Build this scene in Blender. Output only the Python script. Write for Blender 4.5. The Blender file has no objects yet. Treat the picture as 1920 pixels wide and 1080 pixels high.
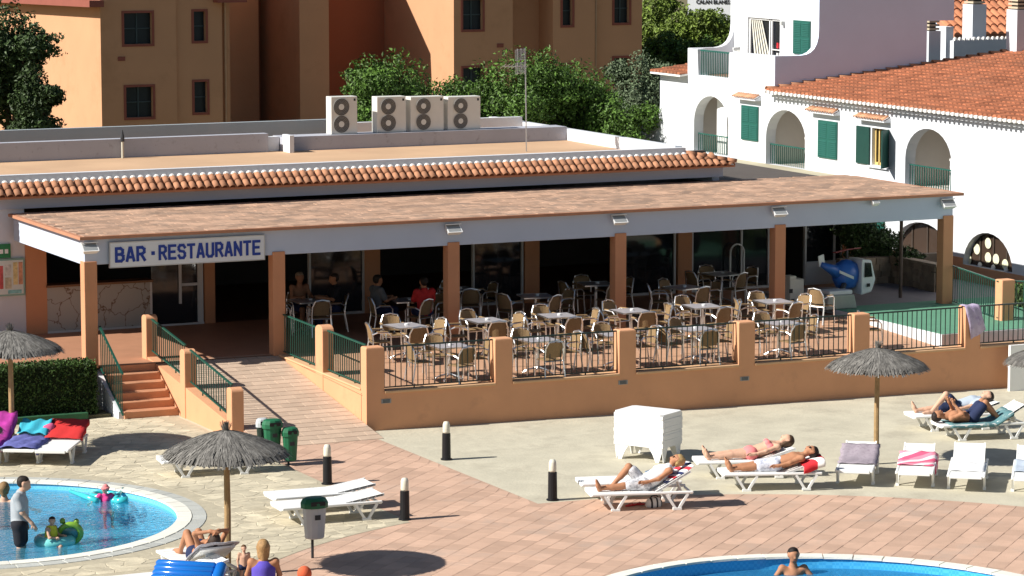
import bpy, bmesh, math, random
import numpy as np
from mathutils import Vector, Matrix, geometry
random.seed(7); rng = np.random.default_rng(7)
sc = bpy.context.scene
col = sc.collection
R = math.radians

# ------------------------------------------------------------------ camera
# X runs along the restaurant front, Y away from the pools, Z up; origin = outer corner of the terrace wall
F, HY, CAMZ, YAW = 5900.0, -222.0, 11.3, R(25.5)
PITCH = math.atan((540 - HY) / F)
fw = Vector((math.sin(YAW) * math.cos(PITCH), math.cos(YAW) * math.cos(PITCH), -math.sin(PITCH)))
rt = Vector((math.cos(YAW), -math.sin(YAW), 0))
upv = rt.cross(fw)
CAM = Vector((-24.96, -59.32, CAMZ))
cam_d = bpy.data.cameras.new('camera'); cam = bpy.data.objects.new('camera', cam_d); col.objects.link(cam)
cam.location = CAM
cam.rotation_euler = (math.pi / 2 - PITCH, 0, -YAW)
cam_d.sensor_width = 36; cam_d.lens = 36 * F / 1920
cam_d.clip_start = 1; cam_d.clip_end = 3000
sc.camera = cam

# ------------------------------------------------------------------ world, sun, exposure
SUN_EL, SUN_DIR = R(37), Vector((math.cos(R(37)), -0.06, -math.sin(R(37))))
w = bpy.data.worlds.new('World'); sc.world = w; w.use_nodes = True
wn = w.node_tree.nodes; wl = w.node_tree.links; wn.clear()
sky = wn.new('ShaderNodeTexSky'); sky.sky_type = 'NISHITA'; sky.sun_disc = False
sky.sun_elevation = SUN_EL; sky.sun_rotation = R(270); sky.altitude = 20; sky.air_density = 1.0; sky.dust_density = 0.6; sky.ozone_density = 1.0
bg = wn.new('ShaderNodeBackground'); bg.inputs[1].default_value = 0.05
wo = wn.new('ShaderNodeOutputWorld'); wl.new(sky.outputs[0], bg.inputs[0]); wl.new(bg.outputs[0], wo.inputs[0])
sun_d = bpy.data.lights.new('sun', 'SUN'); sun_d.energy = 5.0; sun_d.angle = R(0.53); sun_d.color = (1.0, 0.96, 0.89)
sun = bpy.data.objects.new('sun', sun_d); col.objects.link(sun); sun.location = (-40, 0, 40)
sun.rotation_euler = SUN_DIR.to_track_quat('-Z', 'Y').to_euler()
sc.view_settings.view_transform = 'Standard'; sc.view_settings.look = 'None'
sc.view_settings.exposure = 0.55; sc.view_settings.gamma = 1; sc.view_settings.use_curve_mapping = False
sc.cycles.max_bounces = 8; sc.cycles.transparent_max_bounces = 12
sc.cycles.caustics_reflective = False; sc.cycles.caustics_refractive = False

# ------------------------------------------------------------------ pixel -> place
def ray(x, y): return fw + rt * ((x - 960) / F) - upv * ((y - 540) / F)
def P(x, y, z=0.0):
    d = ray(x, y); return CAM + d * ((z - CAM.z) / d.z)
def PY(x, y, Y):
    d = ray(x, y); return CAM + d * ((Y - CAM.y) / d.y)
def PX(x, y, X):
    d = ray(x, y); return CAM + d * ((X - CAM.x) / d.x)
def G(x): return -0.0115 * min(max(x, 0.0), 18.0)      # the deck falls gently towards the right
def PG(x, y, dz=0.0):                                    # on the deck
    p = P(x, y, dz)
    for _ in range(4): p = P(x, y, G(p.x) + dz)
    return p

# ------------------------------------------------------------------ materials
MATS = {}
def M(name, c, rough=0.7, var=0.12, scale=3.0, bump=0.0, bscale=30.0, spec=0.3, metal=0.0, rand=0.0, island=0.0, dirt=None, dscale=1.2, dth=0.55, world=True, sheen=0):
    if name in MATS: return MATS[name]
    m = bpy.data.materials.new(name); m.use_nodes = True
    n = m.node_tree.nodes; l = m.node_tree.links
    b = n['Principled BSDF']
    b.inputs['Roughness'].default_value = rough; b.inputs['Metallic'].default_value = metal
    b.inputs['Specular IOR Level'].default_value = spec
    tc = n.new('ShaderNodeNewGeometry') if world else n.new('ShaderNodeTexCoord')
    co = tc.outputs['Position'] if world else tc.outputs['Object']
    no = n.new('ShaderNodeTexNoise'); no.inputs['Scale'].default_value = scale; no.inputs['Detail'].default_value = 6; no.inputs['Roughness'].default_value = 0.6
    l.new(co, no.inputs['Vector'])
    val = n.new('ShaderNodeMapRange'); val.inputs['From Min'].default_value = 0.25; val.inputs['From Max'].default_value = 0.75
    val.inputs['To Min'].default_value = 1 - var; val.inputs['To Max'].default_value = 1 + var
    l.new(no.outputs['Fac'], val.inputs['Value'])
    fac = val.outputs[0]
    def mul(f, src, amt):
        mr = n.new('ShaderNodeMapRange'); mr.inputs['To Min'].default_value = 1 - amt; mr.inputs['To Max'].default_value = 1 + amt
        l.new(src, mr.inputs['Value'])
        mm = n.new('ShaderNodeMath'); mm.operation = 'MULTIPLY'; l.new(f, mm.inputs[0]); l.new(mr.outputs[0], mm.inputs[1]); return mm.outputs[0]
    if rand:
        oi = n.new('ShaderNodeObjectInfo'); fac = mul(fac, oi.outputs['Random'], rand)
    if island:
        g = n.new('ShaderNodeNewGeometry'); fac = mul(fac, g.outputs['Random Per Island'], island)
    hs = n.new('ShaderNodeVectorMath'); hs.operation = 'SCALE'; hs.inputs[0].default_value = c[:3]
    l.new(fac, hs.inputs['Scale'])
    out = hs.outputs[0]
    if dirt:
        dn = n.new('ShaderNodeTexNoise'); dn.inputs['Scale'].default_value = dscale; dn.inputs['Detail'].default_value = 8; dn.inputs['Roughness'].default_value = 0.7
        l.new(co, dn.inputs['Vector'])
        dr = n.new('ShaderNodeMapRange'); dr.inputs['From Min'].default_value = dth; dr.inputs['From Max'].default_value = dth + 0.2; dr.inputs['To Max'].default_value = 0.75
        l.new(dn.outputs['Fac'], dr.inputs['Value'])
        mx = n.new('ShaderNodeMix'); mx.data_type = 'RGBA'; l.new(dr.outputs[0], mx.inputs['Factor']); l.new(out, mx.inputs['A']); mx.inputs['B'].default_value = (*dirt, 1)
        out = mx.outputs['Result']
    l.new(out, b.inputs['Base Color'])
    if bump:
        bn = n.new('ShaderNodeTexNoise'); bn.inputs['Scale'].default_value = bscale; bn.inputs['Detail'].default_value = 4
        l.new(co, bn.inputs['Vector'])
        bp = n.new('ShaderNodeBump'); bp.inputs['Strength'].default_value = bump; bp.inputs['Distance'].default_value = 0.02
        l.new(bn.outputs['Fac'], bp.inputs['Height']); l.new(bp.outputs[0], b.inputs['Normal'])
    MATS[name] = m
    return m
PEACH = M('peach_render', (.64, .325, .175), .88, .07, 1.2, .25, 60, dirt=(.48, .25, .14), dscale=1.3, dth=.58)
PEACH2 = M('peach_render_shade', (.58, .275, .145), .88, .08, 1.0, .25, 60, dirt=(.45, .22, .12), dscale=2, dth=.6)  # peach darkened; shade under the canopy put into the base colour
WHITE = M('white_render', (.64, .66, .69), .85, .05, .8, .2, 60, dirt=(.50, .51, .53), dscale=.6, dth=.62)
WHITEP = M('white_plastic', (.82, .82, .80), .45, .03, 2)
GREEN = M('green_iron', (.012, .075, .052), .45, .1, 4, spec=.5)
GREEN_SHADE = M('green_iron_shade', (.010, .03, .026), .45, .1, 4, spec=.5)  # same paint as the green iron, its shade put into the colour
ALU = M('aluminium', (.86, .86, .86), .34, .05, 5, metal=1.0)
GALV = M('galvanised_steel', (.5, .5, .5), .45, .1, 5, metal=.9)
BLACK = M('black_plastic', (.012, .012, .014), .4, .1, 4)
DARKM = M('dark_grey_metal', (.035, .036, .04), .5, .1, 4)
WICK = M('wicker', (.27, .175, .085), .7, .25, 60, .5, 90, world=False)
TTOP = M('table_laminate', (.42, .40, .42), .3, .12, 8, spec=.5)
TILEO = M('terracotta_paver', (.53, .35, .255), .8, .12, 1.6, .3, 40, rand=.13, dirt=(.42, .325, .265), dscale=.55, dth=.52)
TILEI = M('terracotta_paver_mass', (.53, .35, .255), .8, .12, 1.6, .3, 40, island=.13, dirt=(.42, .325, .265), dscale=.55, dth=.52)
STONE = M('flagstone', (.53, .47, .345), .85, .22, 2.6, .3, 30, rand=.17, dirt=(.44, .375, .27), dscale=3.2, dth=.52)
STONEI = M('flagstone_mass', (.53, .47, .345), .85, .22, 2.6, .3, 30, island=.17, dirt=(.44, .375, .27), dscale=3.2, dth=.52)
DECK = M('concrete_deck', (.52, .48, .37), .85, .14, .9, .4, 14, dirt=(.36, .325, .25), dscale=.85, dth=.51)
MORT = M('paver_joint', (.455, .30, .22), .9, .15, 6, .3, 60)
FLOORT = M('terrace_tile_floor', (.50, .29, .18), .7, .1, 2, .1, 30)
RAMPM = M('ramp_paver', (.50, .375, .28), .8, .1, 2.5, .3, 40, rand=.1)
ROOFT = M('roof_terracotta', (.36, .13, .065), .8, .2, 3, .3, 40, island=.3, dirt=(.27, .125, .075), dscale=.8, dth=.52)
EAVET = M('eave_terracotta', (.40, .19, .105), .8, .15, 3, .3, 40, rand=.2)
CANT = M('canopy_tile', (.45, .285, .195), .85, .18, 2, .3, 40, island=.24, dirt=(.19, .145, .115), dscale=1.7, dth=.47)
LIP = M('terracotta_lip', (.46, .22, .13), .8, .12, 3)
MORTW = M('white_mortar', (.78, .76, .72), .9, .08, 6)
ROOFF = M('roof_membrane_floor', (.55, .36, .22), .85, .14, .5, .2, 20, dirt=(.48, .25, .17), dscale=.35, dth=.55)
SHUT = M('shutter_green', (.015, .10, .078), .55, .08, 6)
SHUTD = M('shutter_dark', (.01, .05, .04), .55, .08, 6)
WOODP = M('pole_wood', (.36, .235, .11), .75, .2, 8, .3, 60, world=False)
THATCH = M('thatch', (.175, .165, .15), .9, .35, 9, .4, 80, world=False, island=.4)
DGLASS = M('dark_glass', (.012, .014, .018), .06, 0, 1, spec=.6)
HEDGE = M('hedge_leaf', (.045, .085, .018), .6, .4, 2, island=.5)
HEDGED = M('hedge_core', (.012, .022, .006), .9, .2, 4)
LEAF1 = M('leaf_bright', (.078, .15, .024), .55, .4, .9, island=.55)
LEAF2 = M('leaf_dark', (.045, .075, .022), .55, .35, .9, island=.5)
LEAF3 = M('leaf_olive', (.11, .15, .08), .6, .3, .9, island=.4)
LEAF4 = M('leaf_pine', (.14, .20, .032), .6, .3, .6, island=.5)
BARK = M('bark', (.11, .075, .05), .9, .25, 8, .5, 40)
EARTH = M('earth', (.16, .14, .075), .95, .3, .4, .3, 8)
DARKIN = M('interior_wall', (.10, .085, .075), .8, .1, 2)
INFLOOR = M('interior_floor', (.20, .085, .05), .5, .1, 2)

# ------------------------------------------------------------------ mesh builder (world coordinates in, local out)
WM = {}
def wmat(o): return WM.get(o.name, Matrix.Identity(4))
class MB:
    def __init__(s): s.v = []; s.f = []
    def add(s, vs, fs):
        o = len(s.v); s.v += [tuple(v) for v in vs]; s.f += [tuple(i + o for i in f) for f in fs]; return s
    def box(s, x0, x1, y0, y1, z0, z1):
        return s.add([(x0, y0, z0), (x1, y0, z0), (x1, y1, z0), (x0, y1, z0), (x0, y0, z1), (x1, y0, z1), (x1, y1, z1), (x0, y1, z1)],
                     [(3, 2, 1, 0), (4, 5, 6, 7), (0, 1, 5, 4), (1, 2, 6, 5), (2, 3, 7, 6), (3, 0, 4, 7)])
    def obox(s, c, ax, ay, az):   # centre and three half-axis vectors
        c, ax, ay, az = map(Vector, (c, ax, ay, az))
        vs = [c + ax * i + ay * j + az * k for k in (-1, 1) for i, j in ((-1, -1), (1, -1), (1, 1), (-1, 1))]
        return s.add(vs, [(3, 2, 1, 0), (4, 5, 6, 7), (0, 1, 5, 4), (1, 2, 6, 5), (2, 3, 7, 6), (3, 0, 4, 7)])
    def beam(s, a, b, wx, wz, up=(0, 0, 1)):
        a, b = Vector(a), Vector(b); d = (b - a); u = Vector(up); sd = d.cross(u)
        if sd.length < 1e-6: sd = d.cross(Vector((1, 0, 0)))
        sd.normalize(); u2 = sd.cross(d).normalized()
        return s.obox((a + b) / 2, d / 2, sd * wx / 2, u2 * wz / 2)
    def tube(s, pts, r, n=6, caps=True):
        pts = [Vector(p) for p in pts]; k = len(pts); rs = r if isinstance(r, (list, tuple)) else [r] * k
        o = len(s.v); prev = None
        for i, p in enumerate(pts):
            d = (pts[min(i + 1, k - 1)] - pts[max(i - 1, 0)]).normalized()
            if prev is None:
                a = d.cross(Vector((0, 0, 1)))
                if a.length < 1e-3: a = d.cross(Vector((1, 0, 0)))
            else: a = prev - d * prev.dot(d)
            a.normalize(); prev = a; b = d.cross(a)
            for j in range(n):
                t = 2 * math.pi * j / n; s.v.append(tuple(p + (a * math.cos(t) + b * math.sin(t)) * rs[i]))
        for i in range(k - 1):
            for j in range(n):
                j2 = (j + 1) % n
                s.f.append((o + i * n + j, o + i * n + j2, o + (i + 1) * n + j2, o + (i + 1) * n + j))
        if caps:
            s.f.append(tuple(o + j for j in reversed(range(n)))); s.f.append(tuple(o + (k - 1) * n + j for j in range(n)))
        return s
    def lathe(s, prof, n=16, c=(0, 0, 0), sx=1, sy=1):
        o = len(s.v); k = len(prof)
        for r, z in prof:
            for j in range(n):
                t = 2 * math.pi * j / n; s.v.append((c[0] + r * math.cos(t) * sx, c[1] + r * math.sin(t) * sy, c[2] + z))
        for i in range(k - 1):
            for j in range(n):
                j2 = (j + 1) % n; s.f.append((o + i * n + j, o + i * n + j2, o + (i + 1) * n + j2, o + (i + 1) * n + j))
        s.f.append(tuple(o + j for j in reversed(range(n)))); s.f.append(tuple(o + (k - 1) * n + j for j in range(n)))
        return s
    def prism(s, poly, d):        # poly: 3d points, d: extrude vector
        d = Vector(d); k = len(poly); ps = [Vector(p) for p in poly]
        vs = ps + [p + d for p in ps]
        fs = [tuple(range(k - 1, -1, -1)), tuple(range(k, 2 * k))] + [(i, (i + 1) % k, k + (i + 1) % k, k + i) for i in range(k)]
        return s.add(vs, fs)
    def build(s, name, mat, parent=None, smooth=False, bevel=0, local=False, mesh=None):
        inv = wmat(parent).inverted() if parent else None
        vs = s.v; loc = None
        if parent is None and not local:
            a = np.array(vs); loc = Vector(((a[:, 0].min() + a[:, 0].max()) / 2, (a[:, 1].min() + a[:, 1].max()) / 2, a[:, 2].min()))
            vs = [tuple(Vector(v) - loc) for v in vs]
        elif parent is not None and not local:
            vs = [tuple(inv @ Vector(v)) for v in vs]
        me = bpy.data.meshes.new(name); me.from_pydata(vs, [], s.f); me.update()
        fix_normals(me)
        if smooth: me.polygons.foreach_set('use_smooth', [True] * len(me.polygons))
        return link(name, me, mat, parent, loc, bevel)
def fix_normals(me):
    if len(me.polygons) > 60000: return
    bm = bmesh.new(); bm.from_mesh(me); bmesh.ops.recalc_face_normals(bm, faces=bm.faces); bm.to_mesh(me); bm.free()
def link(name, me, mat, parent=None, loc=None, bevel=0):
    o = bpy.data.objects.new(name, me); col.objects.link(o)
    if mat is not None and len(me.materials) == 0: me.materials.append(mat)
    if parent: o.parent = parent; WM[o.name] = wmat(parent)
    if loc is not None: o.location = loc; WM[o.name] = Matrix.Translation(loc)
    if bevel:
        b = o.modifiers.new('bevel', 'BEVEL'); b.width = bevel; b.segments = 2; b.limit_method = 'ANGLE'
    return o
def tag(o, label=None, cat=None, group=None, kind=None):
    if label: o['label'] = label
    if cat: o['category'] = cat
    if group: o['group'] = group
    if kind: o['kind'] = kind
    return o
def thing(name, label, cat, loc=(0, 0, 0), rz=0, group=None):
    o = bpy.data.objects.new(name, None); col.objects.link(o); o.empty_display_size = .2
    o.location = loc; o.rotation_euler = (0, 0, rz); WM[o.name] = Matrix.Translation(Vector(loc)) @ Matrix.Rotation(rz, 4, 'Z')
    return tag(o, label, cat, group)
def struct(o, kind='structure'): o['kind'] = kind; return o
def copy_tree(o, loc, rz, label=None, group=None, drop=()):
    c = o.copy(); col.objects.link(c); c.location = loc; c.rotation_euler = (0, 0, rz)
    WM[c.name] = Matrix.Translation(Vector(loc)) @ Matrix.Rotation(rz, 4, 'Z')
    if label: c['label'] = label
    if group: c['group'] = group
    def rec(src, dst):
        for ch in src.children:
            if ch.name.split('.')[0] in drop: continue
            k = ch.copy(); col.objects.link(k); k.parent = dst; WM[k.name] = wmat(dst); rec(ch, k)
    rec(o, c); return c
def piece(name, me, parent, loc, rz=0, scale=None, eul=None):      # an alike piece sharing mesh data, placed in world coordinates
    o = bpy.data.objects.new(name, me); col.objects.link(o)
    if parent:
        o.parent = parent; m = wmat(parent).inverted() @ Matrix.Translation(Vector(loc)) @ (eul.to_matrix().to_4x4() if eul else Matrix.Rotation(rz, 4, 'Z'))
        o.matrix_local = m
    else: o.location = loc; o.rotation_euler = (0, 0, rz)
    if scale: o.scale = scale
    return o
def meshof(mb, name, mat, smooth=False):
    me = bpy.data.meshes.new(name); me.from_pydata(mb.v, [], mb.f); me.update(); fix_normals(me); me.materials.append(mat)
    if smooth: me.polygons.foreach_set('use_smooth', [True] * len(me.polygons))
    return me
def one(name, mb, mat, label, cat, group=None, **k): return tag(mb.build(name, mat, **k), label, cat, group)
def wall_with_holes(outer, holes, to3d, thick):
    """outer/holes: 2d outlines in the wall plane, to3d(u,v,d): place with depth d along the wall's inward normal"""
    pts = []; edges = []
    for lp in [outer] + holes:
        o = len(pts); pts += [Vector(p) for p in lp]; edges += [(o + i, o + (i + 1) % len(lp)) for i in range(len(lp))]
    vs, es, fs, *_ = geometry.delaunay_2d_cdt(pts, edges, [], 0, 1e-5)
    def inside(p, lp):
        c = False; j = len(lp) - 1
        for i in range(len(lp)):
            a, b = lp[i], lp[j]
            if (a[1] > p[1]) != (b[1] > p[1]) and p[0] < (b[0] - a[0]) * (p[1] - a[1]) / (b[1] - a[1]) + a[0]: c = not c
            j = i
        return c
    mb = MB(); keep = []
    for f in fs:
        ce = sum((vs[i] for i in f), Vector((0, 0))) / len(f)
        if inside(ce, outer) and not any(inside(ce, h) for h in holes): keep.append(f)
    mb.add([to3d(v[0], v[1], 0) for v in vs], keep)
    if thick:
        mb.add([to3d(v[0], v[1], thick) for v in vs], [tuple(reversed(f)) for f in keep])
        for lp in [outer] + holes:
            k = len(lp); mb.add([to3d(p[0], p[1], 0) for p in lp] + [to3d(p[0], p[1], thick) for p in lp], [(i, (i + 1) % k, k + (i + 1) % k, k + i) for i in range(k)])
    return mb
def rect(u0, u1, v0, v1): return [(u0, v0), (u1, v0), (u1, v1), (u0, v1)]
def arch(u0, u1, v0, v1, n=14, rise=None):
    c = (u0 + u1) / 2; r = (u1 - u0) / 2; rise = rise or r
    return [(u0, v0), (u1, v0)] + [(c + r * math.cos(math.pi * i / n), v1 - rise + rise * math.sin(math.pi * i / n)) for i in range(n + 1)]
def text_mesh(txt, size, extrude, offset=0.0, xscale=1.0):
    cu = bpy.data.curves.new('lettering', 'FONT'); cu.body = txt; cu.size = size; cu.extrude = extrude; cu.offset = offset; cu.align_x = 'CENTER'; cu.align_y = 'CENTER'
    o = bpy.data.objects.new('lettering', cu); col.objects.link(o)
    dg = bpy.context.evaluated_depsgraph_get(); me = bpy.data.meshes.new_from_object(o.evaluated_get(dg))
    bpy.data.objects.remove(o); bpy.data.curves.remove(cu)
    for v in me.vertices: v.co.x *= xscale
    return me
# ------------------------------------------------------------------ ground, pools, paving
def proj(p):
    v = Vector(p) - CAM; z = v.dot(fw); return 960 + F * v.dot(rt) / z, 540 - F * v.dot(upv) / z
def inview(p, m=40):
    x, y = proj(p); return -m < x < 1920 + m and -m < y < 1080 + m
def circle(c, r, n=96, a0=0, a1=2 * math.pi): return [(c[0] + r * math.cos(a0 + (a1 - a0) * i / n), c[1] + r * math.sin(a0 + (a1 - a0) * i / n)) for i in range(n)]
C1, R1 = (-9.9, -5.5), 3.62         # children's pool: centre, inner radius of the coping
C2, R2 = (0.3, -18.2), 4.12         # big pool
def sheet(name, outer, holes, dz, mat, lines=True):
    mb = MB(); pts = []; edges = []
    loops = [outer] + holes
    for lp in loops:
        o = len(pts); pts += [Vector(p) for p in lp]; edges += [(o + i, o + (i + 1) % len(lp)) for i in range(len(lp))]
    if lines:
        ys = [p[1] for p in outer]
        for X in (0, 18):
            o = len(pts); pts += [Vector((X, min(ys))), Vector((X, max(ys)))]; edges.append((o, o + 1))
    vs, es, fs, *_ = geometry.delaunay_2d_cdt(pts, edges, [], 0, 1e-5)
    def inside(p, lp):
        c = False; j = len(lp) - 1
        for i in range(len(lp)):
            a, b = lp[i], lp[j]
            if (a[1] > p[1]) != (b[1] > p[1]) and p[0] < (b[0] - a[0]) * (p[1] - a[1]) / (b[1] - a[1]) + a[0]: c = not c
            j = i
        return c
    keep = []
    for f in fs:
        ce = sum((vs[i] for i in f), Vector((0, 0))) / len(f)
        if inside(ce, outer) and not any(inside(ce, h) for h in holes): keep.append(f)
    mb.add([(v[0], v[1], G(v[0]) + dz) for v in vs], keep)
    o = mb.build(name, mat, local=True); return struct(o)
H1, H2 = circle(C1, R1), circle(C2, R2)
sheet('ground', rect(-900, 900, -300, 1500), [circle(C1, R1 + .1), circle(C2, R2 + .1)], -0.06, EARTH)
sheet('pool_deck', rect(-30, 30, -40, 3.95), [H1, H2], 0.0, DECK)
# flagstone area (left) and terracotta area beds
def in_red(x, y):
    r = math.hypot(x - C2[0], y - C2[1])
    return (r < 9.8) or (-2.93 < x < -0.15 and y < -0.95)
red_out = []
a_in = math.acos((-2.93 - C2[0]) / 9.8); a_r = math.acos((-0.15 - C2[0]) / 9.8)
red_out = [(-2.93, -0.95)] + [(C2[0] + 9.8 * math.cos(a), C2[1] + 9.8 * math.sin(a)) for a in np.linspace(a_in, a_r + 2 * math.pi, 120)] + [(-0.15, -0.95)]
sheet('terracotta_bed', red_out, [circle(C2, R2 + .001)], 0.004, MORT, lines=False)
a_l = np.linspace(a_in, math.pi * 0.93, 30)
st_out = [(-2.94, 3.93), (-30, 3.93), (-30, C2[1] + 9.81 * math.sin(a_l[-1]))] + [(C2[0] + 9.81 * math.cos(a), C2[1] + 9.81 * math.sin(a)) for a in reversed(a_l)]
sheet('flagstone_bed', st_out, [H1], 0.005, M('stone_joint', (.44, .39, .285), .9, .15, 6, .3, 60), lines=False)

def frustum(poly, zt, inset):
    """a stone: 2d outline, flat top at zt, edges drawn in"""
    k = len(poly); cx = sum(p[0] for p in poly) / k; cy = sum(p[1] for p in poly) / k
    top = []
    for p in poly:
        dx, dy = cx - p[0], cy - p[1]; L = math.hypot(dx, dy) or 1; top.append((p[0] + dx / L * inset, p[1] + dy / L * inset))
    vs = [(p[0], p[1], 0) for p in poly] + [(p[0], p[1], zt) for p in top]
    return vs, [tuple(range(k, 2 * k))] + [(i, (i + 1) % k, k + (i + 1) % k, k + i) for i in range(k)]
def lay(name, parent, polys, dz, zt, inset, mat, mat_mass, limit=300, mass='piece_mass'):
    """the pieces that show largest become objects of their own, the rest one mass"""
    items = []
    for poly in polys:
        cx = sum(p[0] for p in poly) / len(poly); cy = sum(p[1] for p in poly) / len(poly)
        if not inview((cx, cy, G(cx)), 90): continue
        q = [proj((p[0], p[1], G(p[0]))) for p in poly]
        ar = abs(sum(q[i][0] * q[i - 1][1] - q[i - 1][0] * q[i][1] for i in range(len(q)))) / 2
        items.append((ar if inview((cx, cy, 0), -15) else 0, cx, cy, poly))
    items.sort(key=lambda t: -t[0])
    for ar, cx, cy, poly in items[:limit]:
        vs, fs = frustum([(p[0] - cx, p[1] - cy) for p in poly], zt, inset)
        mb = MB().add(vs, fs); piece(name, meshof(mb, name, mat), parent, (cx, cy, G(cx) + dz + random.uniform(-.0012, .0012)))
    mb = MB()
    for ar, cx, cy, poly in items[limit:]:
        vs, fs = frustum(poly, zt, inset); g = G(cx) + dz + random.uniform(-.0012, .0012); mb.add([(v[0], v[1], v[2] + g) for v in vs], fs)
    if mb.v: struct(mb.build(mass, mat_mass, parent), 'stuff')
def empty_struct(name):
    o = bpy.data.objects.new(name, None); col.objects.link(o); return struct(o)
tp = empty_struct('terracotta_paving')
polys = []
ca, sa_ = math.cos(R(43)), math.sin(R(43)); LT, WT = .50, .33
def clampred(x, y):
    if x > -2.92 and x < -.16 and y > C2[1] + 9.35: return x, min(y, -.97)
    r = math.hypot(x - C2[0], y - C2[1]); k = 1.0
    if r > 9.78: k = 9.78 / r
    if r < R2 + .3: k = (R2 + .3) / r
    return C2[0] + (x - C2[0]) * k, C2[1] + (y - C2[1]) * k
for i in range(-60, 61):
    for j in range(-70, 71):
        u0, v0 = i * LT + (j % 2) * LT / 2 + ((j * 37) % 7) * .012, j * WT
        q = []
        for du, dv in ((.003, .003), (LT - .003, .003), (LT - .003, WT - .003), (.003, WT - .003)):
            u, v = u0 + du, v0 + dv; q.append((C2[0] + u * ca - v * sa_, C2[1] + u * sa_ + v * ca))
        cx, cy = sum(p[0] for p in q) / 4, sum(p[1] for p in q) / 4
        ins = [in_red(*p) and math.hypot(p[0] - C2[0], p[1] - C2[1]) > R2 + .3 for p in q + [(cx, cy)]]
        if sum(ins) < 3 or not ins[4]: continue
        path = cx > -2.93 and cx < -.15 and math.hypot(cx - C2[0], cy - C2[1]) > 9.6
        q = [((min(max(x, -2.92), -.16), min(y, -.97)) if path else clampred(x, y)) for x, y in q]
        ar = abs(sum(q[t][0] * q[t - 1][1] - q[t - 1][0] * q[t][1] for t in range(4))) / 2
        if ar > .02: polys.append(q)
lay('paver', tp, polys, .004, .0035, .003, TILEO, TILEI, 300, 'paver_mass')
fp = empty_struct('flagstone_paving')
polys = []
ny, nx = 56, 36
def jit(i, j): rr = random.Random(i * 977 + j * 13 + 5); return rr.uniform(-.10, .10), rr.uniform(-.075, .075)
for j in range(ny):
    for i in range(nx):
        x0, y0 = 0, 0
        def V(ii, jj): a, b = jit(ii, jj); return (-15.0 + ii * .35 + (jj % 2) * .15 + a, 3.9 - jj * .26 + b)
        q = [V(i, j + 1), V(i + 1, j + 1), V(i + 1, j), V(i, j)]
        cx = sum(p[0] for p in q) / 4; cy = sum(p[1] for p in q) / 4
        q = [(p[0] + (cx - p[0]) * .035, p[1] + (cy - p[1]) * .045) for p in q]
        # cut two corners so that the outlines are not all quads
        q2 = []
        for t in range(4):
            a, b, c = Vector(q[t - 1]), Vector(q[t]), Vector(q[(t + 1) % 4])
            if random.random() < .55: q2 += [tuple(b.lerp(a, .22)), tuple(b.lerp(c, .2))]
            else: q2.append(tuple(b))
        bad = any(in_red(px, py) or px > -2.96 or py > 3.9 or math.hypot(px - C1[0], py - C1[1]) < R1 + .62 for px, py in q2)
        if not bad: polys.append(q2)
lay('flagstone', fp, polys, .005, .005, .008, STONE, STONEI, 300, 'flagstone_mass')
# pool basins
def mosaic(name, c, c2, scale):
    m = bpy.data.materials.new(name); m.use_nodes = True; n = m.node_tree.nodes; l = m.node_tree.links; b = n['Principled BSDF']
    g = n.new('ShaderNodeNewGeometry'); br = n.new('ShaderNodeTexChecker'); br.inputs['Scale'].default_value = scale * 4
    br.inputs['Color1'].default_value = (*c, 1); br.inputs['Color2'].default_value = (*c2, 1)
    l.new(g.outputs['Position'], br.inputs['Vector']); l.new(br.outputs['Color'], b.inputs['Base Color']); b.inputs['Roughness'].default_value = .25
    return m
MOS1 = mosaic('pool_mosaic', (.16, .60, .86), (.22, .68, .90), 5)
MOS2 = mosaic('pool_mosaic_deep', (.06, .42, .78), (.09, .50, .84), 5)
def water_mat(name, tint, scale, body):
    m = bpy.data.materials.new(name); m.use_nodes = True; n = m.node_tree.nodes; l = m.node_tree.links; n.clear()
    o = n.new('ShaderNodeOutputMaterial'); mx = n.new('ShaderNodeMixShader'); tr = n.new('ShaderNodeBsdfTransparent'); gl = n.new('ShaderNodeBsdfGlossy')
    tr.inputs[0].default_value = (*tint, 1); gl.inputs['Roughness'].default_value = .04
    fr = n.new('ShaderNodeFresnel'); fr.inputs[0].default_value = 1.33
    g = n.new('ShaderNodeNewGeometry'); nz = n.new('ShaderNodeTexNoise'); nz.inputs['Scale'].default_value = scale; nz.inputs['Detail'].default_value = 2; nz.inputs['Distortion'].default_value = .5
    mp = n.new('ShaderNodeMapping'); mp.inputs['Scale'].default_value = (1, 1.5, 1); l.new(g.outputs['Position'], mp.inputs[0]); l.new(mp.outputs[0], nz.inputs['Vector'])
    bp = n.new('ShaderNodeBump'); bp.inputs['Strength'].default_value = .8; bp.inputs['Distance'].default_value = .035
    l.new(nz.outputs['Fac'], bp.inputs['Height']); l.new(bp.outputs[0], gl.inputs['Normal']); l.new(bp.outputs[0], fr.inputs['Normal'])
    hf = n.new('ShaderNodeMath'); hf.operation = 'MULTIPLY'; hf.inputs[1].default_value = .55; l.new(fr.outputs[0], hf.inputs[0]); l.new(hf.outputs[0], mx.inputs[0]); l.new(tr.outputs[0], mx.inputs[1]); l.new(gl.outputs[0], mx.inputs[2]); df = n.new('ShaderNodeBsdfDiffuse'); df.inputs[0].default_value = (*body, 1); l.new(bp.outputs[0], df.inputs['Normal'])
    m2 = n.new('ShaderNodeMixShader'); m2.inputs[0].default_value = .42; l.new(tr.outputs[0], m2.inputs[1]); l.new(df.outputs[0], m2.inputs[2]); l.new(m2.outputs[0], mx.inputs[1]); l.new(mx.outputs[0], o.inputs[0])
    return m
COPE = M('coping_stone_white', (.74, .72, .64), .7, .08, 4, .2, 40, rand=.05)
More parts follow.
